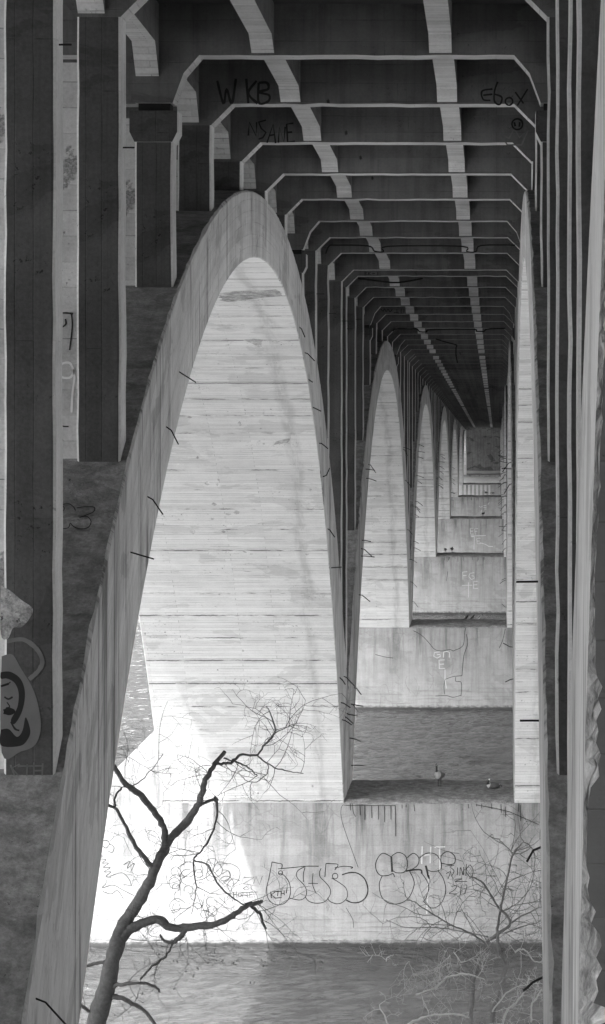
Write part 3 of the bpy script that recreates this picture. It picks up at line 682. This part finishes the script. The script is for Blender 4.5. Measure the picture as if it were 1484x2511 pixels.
M['broken_pale'] = concrete('fresh_break', .5, .6, .8, pits=.8, rough_big=.7, bump=1.2)
blob([(5,30),(60,60),(120,110),(185,160),(165,220),(120,265),(75,270),(45,330),(5,300)], c6, on_plane(39.3 + .004, .006), 'broken_pale', col1, 'broken_patch')

def on_soffit(span, off=.01):
    def f(x, py):
        lo, hi = span.c - 6, span.c + span.q
        for _ in range(40):
            mid = (lo + hi) / 2
            if EYE - (py - VY) / F_PX * mid < span.sof(mid): lo = mid
            else: hi = mid
        return PX(x, py, lo - off)
    return f
def patch_on(P, conv, proj, mat, parent, name, rag=3.0):
    # ragged outline as a fan of small strips that follow the curved face
    Q = catmull([Vector((*conv(*p), 0)) for p in P + [P[0]]], 6)[:-1]
    ys = [q.y for q in Q]; y0, y1 = min(ys), max(ys); n = max(6, int((y1 - y0) / 2.2)); mb = MB(); rows_ = []
    for i in range(n + 1):
        y = y0 + (y1 - y0) * (i + .001) / (n + .002); xs = []
        for a, b_ in zip(Q, Q[1:] + Q[:1]):
            if (a.y - y) * (b_.y - y) < 0: xs.append(a.x + (b_.x - a.x) * (y - a.y) / (b_.y - a.y))
        if len(xs) >= 2: rows_.append((y, min(xs) + rag * noise.noise((i * 1.7, y, 1)), max(xs) + rag * noise.noise((i * 1.9, y, 5))))
    for r0, r1 in zip(rows_[:-1], rows_[1:]):
        pts = [proj(r0[1], r0[0]), proj(r0[2], r0[0]), proj(r1[2], r1[0]), proj(r1[1], r1[0])]
        mb.face(pts[::-1])
    return child(mb, name, M[mat], parent)
rr0 = random.Random(21)
S1 = on_soffit(SPANS[1]); R1 = RIBS[(1, 'L')]
patch_on([(650,305),(700,302),(790,305),(775,325),(780,362),(750,350),(715,330),(680,318)], c4, S1, 'stain', R1, 'stain')
patch_on([(850,960),(870,940),(950,920),(935,950),(880,955)], c4, S1, 'stain', R1, 'stain')
patch_on([(505,25),(600,5),(720,8),(850,-5),(915,15),(880,40),(760,48),(640,68),(560,72),(515,50)], c4, S1, 'stain', R1, 'stain', 16)
for a_, b_ in ((500,1205),(480,1330),(640,830),(440,1200),(540,1500),(380,1040),(330,790),(570,1390),(470,1420),(350,1500),(620,1380),(1080,1240),(1060,1640)):
    w_ = rr0.uniform(7, 20); h_ = rr0.uniform(6, 18)
    patch_on([(a_ - w_, b_), (a_ - w_ * .3, b_ - h_), (a_ + w_ * .8, b_ - h_ * .5), (a_ + w_, b_ + h_ * .4), (a_, b_ + h_)], c4, S1, 'stain', R1, 'stain', 3)
# ---- reinforcing bars sticking out of the ribs, columns and the ledge
def bar(pts, r, parent):
    mb = MB(); mb.tube(pts, r, 6); return child(mb, 'rebar', M['steel'], parent)
def rib_bar(path, conv, side='L', r=.018):
    P = [conv(*p) for p in path]; xp = XL0 if side == 'L' else XR0
    y = (xp) * F_PX / (P[0][0] - VX)
    k = [i for i, s_ in enumerate(SPANS) if s_.a <= y <= s_.b][0]
    pts = [PX(x_, y_, y) for x_, y_ in P]
    pts[0].x = xp - (.05 if side == 'L' else -.05)
    bar(pts, r * max(1, y / 80), RIBS[(k, side)])
I1 = lin(0, 0, 1)
for p in ([(440,908),(481,938)], [(408,1042),(420,1055),(438,1090)], [(362,1214),(375,1225),(400,1262)], [(320,1352),(378,1371)], [(88,2445),(112,2458),(163,2514)]): rib_bar(p, I1, r=.014)
for p in ([(1012,222),(1025,240),(1047,293)], [(1045,385),(1065,395),(1107,440)], [(1068,548),(1095,572)], [(1095,722),(1147,752)], [(1135,950),(1150,952),(1190,985)], [(1157,1163),(1180,1150),(1200,1105)], [(1187,1480),(1200,1488),(1232,1535)], [(1210,1725),(1275,1720)]): rib_bar(p, c4)
for p in ([(85,175),(130,235),(180,310)], [(150,170),(190,190),(345,350)], [(320,358),(360,370),(440,475)], [(105,598),(150,615),(262,687)], [(270,625),(330,640),(470,665)], [(200,772),(240,800),(388,822)], [(172,825),(210,860),(310,950)], [(122,877),(180,900),(285,970)], [(248,1183),(320,1190),(435,1243)], [(272,1632),(380,1630),(485,1632)]): rib_bar(p, z6)
for p in ([(1320,1426),(1266,1427)], [(1322,1767),(1275,1767)], [(1325,2075),(1308,2085),(1292,2113)], [(1330,2393),(1308,2408),(1283,2430)]): rib_bar(p, I1, 'R', .02)
rr = random.Random(11)
for k, nL, nR in ((2, 14, 10), (3, 12, 16), (4, 10, 12), (5, 6, 8)):
    S_ = SPANS[k]
    for side, n in (('L', nL), ('R', nR)):
        for _ in range(n):
            u = rr.choice([-1, 1] if k < 3 else [-1]) * S_.h * rr.uniform(.55, .97); y = S_.c + u
            lo, hi = S_.sof(y), S_.ext(y); z = lo + (hi - lo) * rr.uniform(.25, .75); sg = 1 if side == 'L' else -1; x = XL0 if side == 'L' else XR0
            l = rr.uniform(.3, .62); dz = rr.uniform(-.45, -.05) if side == 'L' else rr.uniform(-.5, .25)
            bar([V((x - sg * .05, y, z)), V((x + sg * l * .3, y, z + dz * .1)), V((x + sg * l, y + rr.uniform(-.2, .2), z + dz))], .022, RIBS[(k, side)])
def col_bar(yc, zpx, xlen, side='L'):
    y = near_beam(yc); x = CL if side == 'L' else CR; key = (round(y, 2), x if side == 'L' else x + CW)
    par = COLOBJ.get(key) or BEAM[y]; z = EYE - (zpx - VY) / F_PX * y; sg = 1 if side == 'L' else -1
    bar([V((x - sg * .04, y + .3, z)), V((x + sg * xlen, y + .3, z))], .016, par)
for a, b_, c in ((39.3,103,.19),(46.1,358,.2),(95.9,719.9,.28),(102.9,767.8,.28),(111.7,786.7,.27),(115.3,805.7,.27),(122,783,.25),(129,818.7,.28)): col_bar(a, b_, c)
for x, a, b_ in ((65,925,975),(135,940,1010),(170,938,1042),(220,938,1030),(270,940,1040),(313,945,1060),(360,940,1040),(392,938,1162),(440,935,960),(470,935,952),(527,933,980),(920,928,960),(978,928,945),(1018,928,960),(1088,925,965),(1157,930,990),(1188,950,1022),(1285,925,985),(1297,935,1052)):
    A, B = z7(x, a), z7(x + rr.uniform(-4, 6), b_); bar([PX(A[0], A[1], P1Y - .03), PX(B[0], B[1], P1Y - .03)], .013, PIER[1])
for path in ([(20,937),(200,939),(392,940)], [(980,935),(1110,958),(1220,985),(1430,1077)]):
    bar([PX(*z7(*p), P1Y - .05) for p in path], .012, PIER[1])
for k, n in ((3, 14), (5, 18)):
    for _ in range(n):
        x = rr.uniform(XL0 + .6, XR0 - 1); yy = PIERS[k] - HALF - .03; bar([V((x, yy, SPRING)), V((x + rr.uniform(-.05, .05), yy, SPRING - rr.uniform(.2, .55)))], .018, PIER[k])
# conduits and loose wires clipped to the beams
def wire(path, conv, y, r, name, parent, kind=None):
    mb = MB(); mb.tube(catmull([PX(*conv(*p), y) for p in path], 4), r, 6); return child(mb, name, M['steel'], parent)
yb = near_beam(95.9)
wire([(135,1225),(150,1190),(180,1184),(340,1188),(370,1213),(415,1216),(435,1190),(790,1190),(815,1215),(860,1216),(885,1186),(1050,1184)], c2, yb - .05, .028, 'conduit', BEAM[yb])
yb = near_beam(158)
wire([(-180,262),(-150,236),(0,235),(80,236),(110,265),(190,268),(225,245),(690,240),(725,262),(810,262),(845,238),(1040,230)], z4, yb - .05, .04, 'conduit', BEAM[yb])
yb = near_beam(115.3); wire([(810,690),(1000,715),(1220,734),(1480,690)], z3, yb - .08, .04, 'loose_wire', BEAM[yb])
yb = near_beam(173); wire([(285,345),(400,380),(510,412),(506,440),(505,510),(512,560),(522,605)], z4, yb - .2, .045, 'loose_wire', BEAM[yb])

# ------------------------------------------------------------------ bare tree at the left, bushes at the right
def limbs(paths, conv, y, name, mat, parent, seed, wob=.6):
    """paths of (x, y, radius) in photograph pixels, given real depth"""
    rnd = random.Random(seed); s_ = y / F_PX; mb = MB(); out_ = []
    for pi, path in enumerate(paths):
        ph = rnd.uniform(0, 99); P = []; dy = 0
        for i, (x, py, r) in enumerate(path):
            d = wob * 1.6 * noise.noise((x * .006, py * .006, 3.3))
            X, Y = conv(x, py); P.append((PX(X, Y, y + d), r * s_))
        Q = catmull([p for p, _ in P], 5); n = len(Q); Q = [q + Vector((noise.noise((i * .6, ph, 0)), 0, noise.noise((i * .6, ph, 7)))) * .028 for i, q in enumerate(Q)]
        rad = [P[min(int(i / 5), len(P) - 1)][1] * (1 - (i % 5) / 5) + P[min(int(i / 5) + 1, len(P) - 1)][1] * (i % 5) / 5 for i in range(n)]
        rad = [r * (1 + .20 * noise.noise((q.x * 7, q.z * 7, ph)) + .12 * noise.noise((q.x * 19, q.z * 19, ph))) for r, q in zip(rad, Q)]
        mb.tube(Q, rad, 10 if rad[0] > .03 else 6); out_.append((Q, rad))
    o = mb.build(name, [mat], parent, smooth=True); return o, out_
def twigs(skels, rnd, s_, n, lmin, lmax, r0, droop=.5, up=0.0, flat=1.0, name='twigs', mat=None, parent=None, sub=4):
    mb = MB(); tips = []
    cand = [(q, Q[min(i + 1, len(Q) - 1)] - Q[max(i - 1, 0)], r) for Q, rad in skels for i, (q, r) in enumerate(zip(Q, rad)) if r < .10]
    def grow(p, d, L, r, lvl):
        k = 7; pts = [p.copy()]; d = d.normalized(); bend = Vector((rnd.gauss(0, .16), rnd.gauss(0, .08), rnd.gauss(0, .16)))
        for i in range(k):
            d = (d + bend + Vector((rnd.gauss(0, .14), rnd.gauss(0, .1), rnd.gauss(0, .14))) + Vector((0, 0, up - droop * .08 * i / k))).normalized()
            p = p + d * L / k; pts.append(p.copy())
            if lvl < 2 and rnd.random() < (.62 if lvl == 0 else .42) and i > 0:
                side = Vector((d.z, 0, -d.x)) * rnd.choice([-1, 1]) + d * .6 + Vector((0, rnd.gauss(0, .4), 0))
                grow(p, side, L * rnd.uniform(.28, .6), r * .62, lvl + 1)
        mb.tube(pts, [r * (1 - .6 * i / k) for i in range(k + 1)], 4); tips.append(pts[-1])
    for _ in range(n):
        q, d, r = rnd.choice(cand); d = d.normalized(); side = Vector((d.z, 0, -d.x)) * rnd.choice([-1, 1])
        grow(q, side * rnd.uniform(.5, 1.2) + d * rnd.uniform(.2, 1) + Vector((0, rnd.gauss(0, .5) * flat, 0)), rnd.uniform(lmin, lmax) * s_, r0 * s_, 0)
    mb.build(name, [mat], parent); return tips
TY = 50.0
tree = empty('bare_tree', PX(222, 2560, TY)); tag(tree, 'leafless tree with forking dark trunk, standing in front of the sunlit pier', 'tree')
def fix(o, root): o.parent = root; o.matrix_parent_inverse = root.matrix_basis.inverted()
trunk = [[(150,2860,34),(190,2700,30),(222,2560,27),(240,2500,24.5),(262,2420,22),(280,2340,20),(300,2280,18),(330,2225,15.5),(365,2165,13.5),(388,2110,12),(405,2080,11)]]
br_ = [[(400,2090,11),(425,2050,10),(455,2020,10),(480,1985,9),(495,1950,8),(500,1920,7),(512,1900,6),(530,1870,5),(550,1843,4.5)],
 [(528,1872,3.6),(545,1872,3.5),(570,1868,3.5),(590,1850,3.2),(628,1852,3),(650,1825,2.6),(675,1797,2.4),(665,1755,1.8),(655,1732,1)],
 [(628,1852,2),(660,1875,1.8),(700,1890,1.4),(745,1897,.8)], [(550,1860,2.5),(590,1872,2.2),(612,1885,1.8),(630,1902,1.5)], [(655,1868,1.3),(657,1895,1.2),(625,1918,1.1),(590,1905,.9)], [(675,1797,1.6),(700,1785,1.2),(720,1775,.9)],
 [(490,1975,4),(525,1962,4),(533,1995,3),(522,2040,2.6),(495,2085,2.4),(475,2110,2.2),(482,2170,1.6)], [(533,1960,4),(528,1955,3)],
 [(403,2085,9),(405,2045,9),(395,2015,8),(370,1980,8),(340,1945,7),(310,1925,7),(290,1895,6),(268,1860,5),(262,1840,4),(272,1838,3),(283,1838,3),(280,1828,2)],
 [(385,2140,8),(360,2110,6),(330,2070,5),(305,2020,4.5),(280,1980,4),(240,1970,3),(200,1965,2)], [(280,1980,3),(285,1950,2.6),(300,1930,2.2)],
 [(285,2325,16),(310,2290,13),(345,2265,12),(390,2255,11),(418,2273,10),(458,2275,9.5),(509,2269,8.5),(549,2258,7.5),(576,2242,7),(604,2222,6.5),(625,2216,5.5),(643,2211,4)],
 [(615,2220,4.5),(632,2235,4),(640,2242,3.5),(643,2262,3),(655,2277,2.2)], [(458,2275,8),(442,2297,6.5),(425,2310,6),(405,2308,4),(392,2292,2.5)], [(425,2310,2),(412,2335,3),(400,2350,3),(372,2370,3),(345,2400,2.4)],
 [(273,2424,6),(288,2415,5),(329,2411,4),(373,2417,3.4),(394,2432,2.4)], [(270,2445,8),(295,2446,6),(329,2463,5),(360,2484,4.5),(385,2520,4)], [(258,2359,5),(225,2365,4),(195,2376,3),(178,2392,2.4)],
 [(235,2482,6),(221,2480,5),(190,2459,4),(173,2437,3)], [(475,2110,2),(511,2123,2),(537,2171,2),(568,2198,2),(600,2220,1.6)], [(482,2170,1.5),(478,2200,1.2),(470,2240,1)], [(300,1930,1.6),(330,1925,1.5),(370,1890,1.2),(400,1850,.9)]]
o, sk0 = limbs(trunk, I1, TY, 'trunk', M['bark'], None, 1); fix(o, tree)
o, sk1 = limbs(br_, I1, TY, 'branches', M['bark'], None, 2); fix(o, tree); o['label'] = 'dark knobbly limbs forking from the trunk'
rnd = random.Random(5)
tips = twigs(sk1 + sk0, rnd, TY / F_PX, 100, 45, 180, .9, name='twigs', mat=M['twig'])
tw = bpy.data.objects['twigs']; fix(tw, tree)
mb = MB()
low = [p for p in tips if p.z < PX(0, 2330, TY).z]; rnd.shuffle(low)
for p in low[:70]:
    for _ in range(rnd.choice([1, 2])):
        a = Vector((rnd.gauss(0, 1), rnd.gauss(0, 1), rnd.gauss(-.6, 1))).normalized() * rnd.uniform(.03, .065); b_ = Vector((rnd.gauss(0, 1), rnd.gauss(0, 1), rnd.gauss(0, 1))).normalized() * .022
        q = p + Vector((rnd.gauss(0, .02), rnd.gauss(0, .02), -.02)); mb.face([q, q + a * .5 + b_, q + a, q + a * .5 - b_])
o = mb.build('dead_leaves', [M['bark']]); fix(o, tree)
BY = 62.0
bush = empty('bare_bush', PX(1150, 2700, BY)); tag(bush, 'thin leafless bush with long upright stems in front of the graffiti at the right', 'bush')
st = [[(520,2900,7),(540,2510,6),(545,2400,6),(560,2250,5.5),(590,2150,5),(625,2065,4.5),(690,2000,4),(765,1940,3.6),(700,1850,2.8),(610,1720,2.4),(540,1680,1.6)], [(765,1940,2.4),(830,1900,2),(940,1850,1.2)],
 [(640,2900,8),(660,2510,7),(690,2350,6),(740,2180,5.5),(700,2090,4.5),(690,1990,3.6),(702,1900,3),(740,1720,2.6),(780,1550,2.2),(840,1480,1.2)], [(780,1550,1.6),(740,1505,1.2),(700,1465,.8)], [(780,1550,1.6),(830,1545,1.2),(880,1510,.8)],
 [(625,2065,2.8),(560,2010,2.4),(430,1950,2),(310,1880,1.7),(220,1820,1.3),(180,1812,1)], [(640,2020,1.8),(500,1990,1.6),(350,1965,1.3),(170,1965,1),(60,1920,.8)], [(720,2000,1.6),(830,1960,1.4),(900,1940,1)],
 [(705,1880,1.6),(800,1840,1.3),(940,1815,.9)], [(560,2250,2),(470,2200,1.7),(360,2230,1.4),(200,2280,1.1)]]
o, sk = limbs(st, c8, BY, 'stems', M['bark'], None, 4); fix(o, bush)
twigs(sk, random.Random(8), BY / F_PX, 75, 40, 190, .95, name='bush_twigs', mat=M['twig']); fix(bpy.data.objects['bush_twigs'], bush)
brush = empty('dead_brush', PX(1080, 2700, BY - 4)); tag(brush, 'pale dry tangled brush low over the shaded water at the bottom right', 'bush')
st = [[(230,2345,5),(330,2310,4.5),(400,2255,4.5),(500,2225,5),(560,2240,3.5),(620,2260,2)], [(790,2110,4),(815,2090,4.5),(850,2095,4),(895,2150,3),(940,2165,2)], [(160,2530,6),(230,2490,5.5),(310,2465,5),(440,2455,4.5),(530,2475,4)], [(880,2500,5),(885,2400,4),(910,2370,3.5),(940,2310,2)],
 [(260,2345,2),(290,2420,2),(320,2500,2)], [(60,2160,2.5),(75,2130,3),(105,2120,2)], [(445,2100,3),(470,2140,2.6),(490,2165,2)], [(420,2120,1.6),(425,2170,2.6),(440,2210,2)], [(190,2155,1.4),(205,2200,1.8),(225,2260,1.2)], [(660,2440,4),(760,2320,3),(860,2290,2.4),(930,2280,2)],
 [(700,2600,6),(740,2450,5),(830,2350,3.5),(870,2250,2.5)], [(100,2600,4),(60,2480,3.5),(20,2400,2.4)]]
st = [[(a_, b_, c_ * .55) for a_, b_, c_ in p_] for p_ in st]
o, sk = limbs(st, c8, BY - 4, 'stems', M['pale_twig'], None, 6); fix(o, brush)
twigs(sk, random.Random(9), (BY - 4) / F_PX, 70, 25, 100, .8, name='brush_twigs', mat=M['pale_twig']); fix(bpy.data.objects['brush_twigs'], brush)

# ------------------------------------------------------------------ birds
M['down_brown'] = plain('brown_feathers', .11, .9, .4, 30); M['down_pale'] = plain('pale_breast_feathers', .42, .9, .2, 20)
M['black_feather'] = plain('black_feathers', .012, .6); M['white_feather'] = plain('white_feathers', .8, .9, .1); M['dark_feather'] = plain('dark_feathers', .03, .8)
def bird(name, loc, rz, size, spine, mats, legs, label, group=None, wing=None):
    root = empty(name, loc); root.rotation_euler = (0, 0, rz); root.scale = (size,) * 3
    tag(root, label, 'goose' if name == 'goose' else 'pigeon', group)
    # body, neck, head and bill: one continuous skin
    mb = MB(); P = [Vector((x, 0, z)) for x, z, w_, h_, m_ in spine]; N = 14; rings = []
    S2 = []
    for i in range(len(spine) - 1):
        for k in range(4):
            t_ = k / 4; a, b_ = spine[i], spine[i + 1]; p0 = spine[max(i - 1, 0)]; p3 = spine[min(i + 2, len(spine) - 1)]
            cr = lambda j: .5 * (2 * a[j] + (b_[j] - p0[j]) * t_ + (2 * p0[j] - 5 * a[j] + 4 * b_[j] - p3[j]) * t_ ** 2 + (3 * a[j] - p0[j] - 3 * b_[j] + p3[j]) * t_ ** 3)
            S2.append((cr(0), cr(1), max(.004, cr(2)), max(.004, cr(3)), a[4]))
    S2.append(spine[-1])
    for i, (x, z, w_, h_, m_) in enumerate(S2):
        a = S2[max(i - 1, 0)]; b_ = S2[min(i + 1, len(S2) - 1)]; d = Vector((b_[0] - a[0], 0, b_[1] - a[1])).normalized(); up = Vector((-d.z, 0, d.x))
        rings.append([Vector((x, 0, z)) + Vector((0, 1, 0)) * math.cos(2 * math.pi * k / N) * w_ + up * math.sin(2 * math.pi * k / N) * h_ for k in range(N)])
    for i in range(len(rings) - 1):
        for k in range(N):
            k2 = (k + 1) % N; mb.face([rings[i][k], rings[i][k2], rings[i + 1][k2], rings[i + 1][k]], S2[i][4])
    mb.face(rings[0][::-1], S2[0][4]); mb.face(rings[-1], S2[-1][4])
    o = mb.build('body', [M[m_] for m_ in mats], root, smooth=True)
    if wing:
        for sg in (-1, 1):
            m2 = MB(); x0, z0, x1, z1_, hw = wing; R2 = []
            for i in range(7):
                t_ = i / 6; x = x0 + (x1 - x0) * t_; z = z0 + (z1_ - z0) * t_; hh_ = hw * math.sin(math.pi * (.12 + .83 * t_)) ** .8
                yy = sg * (wing[4] * 1.35 * math.sin(math.pi * (.25 + .7 * t_)) + .02)
                R2.append([Vector((x, yy + sg * .012, z + hh_ * .8)), Vector((x, yy + sg * .03, z)), Vector((x, yy - sg * .005, z - hh_)), Vector((x, yy - sg * .04, z))])
            for i in range(6):
                for k in range(4): m2.face([R2[i][k], R2[i][(k + 1) % 4], R2[i + 1][(k + 1) % 4], R2[i + 1][k]])
            m2.face(R2[0]); m2.face(R2[-1]); m2.build('wing', [M[mats[0]]], root, smooth=True)
    if legs:
        for sg in (-1, 1):
            m3 = MB(); xh, zh = legs
            m3.tube([(xh - .02, sg * .055, zh), (xh, sg * .055, zh * .5), (xh - .01, sg * .055, .02)], [.02, .011, .010], 6)
            m3.face([Vector((xh - .02, sg * .055, .012)), Vector((xh + .10, sg * .055 - .045, .006)), Vector((xh + .115, sg * .055, .01)), Vector((xh + .10, sg * .055 + .045, .006))])
            m3.build('leg', [M['black_feather']], root)
    return root
GM = ['down_brown', 'down_pale', 'black_feather', 'white_feather']
stand = [(-.42,.40,.02,.012,2),(-.33,.43,.055,.03,3),(-.24,.45,.09,.08,0),(-.08,.47,.13,.135,0),(.08,.48,.14,.155,0),(.18,.50,.13,.15,1),(.26,.56,.09,.10,1),(.30,.64,.048,.052,2),(.305,.74,.034,.036,2),(.31,.84,.031,.033,2),(.325,.90,.038,.036,3),(.352,.925,.036,.036,2),(.385,.92,.022,.024,2),(.44,.905,.012,.008,2)]
upr = stand
head_down = [(-.40,.42,.02,.012,2),(-.32,.44,.055,.03,3),(-.24,.45,.09,.08,0),(-.08,.46,.13,.135,0),(.08,.46,.14,.155,0),(.20,.45,.12,.13,1),(.27,.46,.07,.08,2),(.34,.50,.036,.036,2),(.42,.48,.032,.032,2),(.47,.40,.032,.032,2),(.49,.33,.036,.034,3),(.50,.28,.03,.03,2),(.51,.22,.012,.01,2)]
rest_ = [(-.42,.10,.02,.012,2),(-.33,.11,.06,.035,3),(-.24,.13,.10,.09,0),(-.08,.15,.15,.135,0),(.08,.16,.16,.15,0),(.20,.17,.13,.13,1),(.25,.22,.075,.08,2),(.25,.30,.036,.036,2),(.23,.36,.034,.034,2),(.21,.40,.038,.036,3),(.175,.415,.034,.034,2),(.14,.40,.02,.02,2),(.09,.37,.012,.008,2)]
tucked = [(-.36,.48,.02,.012,2),(-.28,.50,.055,.04,2),(-.18,.50,.10,.10,0),(-.04,.47,.14,.16,0),(.08,.46,.14,.165,0),(.17,.50,.11,.13,0),(.20,.58,.06,.07,2),(.17,.64,.036,.036,2),(.11,.66,.036,.034,3),(.06,.64,.032,.03,2),(.02,.61,.012,.01,2)]
def stand_at(px, py, pier_i, back=None):
    y = 16.80 * F_PX / (py - VY)
    if back is not None: y = PIERS[pier_i] + HALF - back
    return V(((px - VX) / F_PX * y, y, SPRING + .07))
WG = (.16, .50, -.34, .46, .10)
bird('goose', stand_at(1078, 1932, 1), R(250), 1.14, stand, GM, (.0, .36), 'goose standing tall with black neck and pale breast on the nearest ledge', wing=WG)
bird('goose', stand_at(1210, 1934, 1), R(200), .95, rest_, GM, None, 'dark goose lying down on the nearest ledge beside the right arch', wing=(.14, .18, -.34, .13, .10))
bird('goose', stand_at(1092.3, 1356, 3, .5), R(250), .78, tucked, GM, (.0, .34), 'goose preening on the third ledge, the shorter and left one of its pair', wing=(.12, .48, -.3, .5, .10))
bird('goose', stand_at(1108.5, 1356.7, 3, .5), R(285), .95, tucked, GM, (.0, .34), 'goose preening on the third ledge, the taller and right one of its pair', wing=(.12, .48, -.3, .5, .10))
bird('goose', stand_at(1184.5, 1267, 4, .5), R(-35), .86, [(a, b_ - .04 * (i_ > 6), c, d, 2 if m_ != 3 else m_) for i_, (a, b_, c, d, m_) in enumerate(stand)], GM, (.0, .36), 'lone dark goose standing on the fourth ledge')
bird('goose', stand_at(1192, 1211, 5, .5), R(180), 1.0, stand, GM, (.0, .36), 'goose with raised neck on the fifth ledge before the striped wall', wing=WG)
bird('goose', stand_at(1209, 1212.5, 5, .5), R(178), .85, head_down, GM, (.0, .34), 'goose with lowered head on the fifth ledge before the striped wall', wing=WG)
pig = [(-.20,.04,.02,.008,0),(-.12,.07,.035,.02,0),(-.04,.12,.06,.055,0),(.04,.17,.06,.065,0),(.09,.23,.04,.045,0),(.11,.28,.030,.030,0),(.135,.31,.028,.028,0),(.16,.305,.015,.014,0),(.185,.295,.005,.004,0)]
bird('pigeon', stand_at(1143.5, 1521, 2, .45), R(15), 1.15, pig, ['dark_feather'] * 4, (.0, .12), 'dark pigeon on the second ledge, outermost and left of the three')
bird('pigeon', stand_at(1157.5, 1521, 2, .5), R(-10), 1.15, pig, ['dark_feather'] * 4, (.0, .12), 'dark pigeon on the second ledge, the middle of the three')
pig2 = [(a, b_, c, d, (3 if i_ < 2 else 1 if i_ < 5 else 2)) for i_, (a, b_, c, d, _) in enumerate(pig)]
bird('pigeon', stand_at(1179, 1521, 2, .45), R(5), 1.15, pig2, GM, (.0, .12), 'pale pigeon with white tail and dark head on the second ledge')
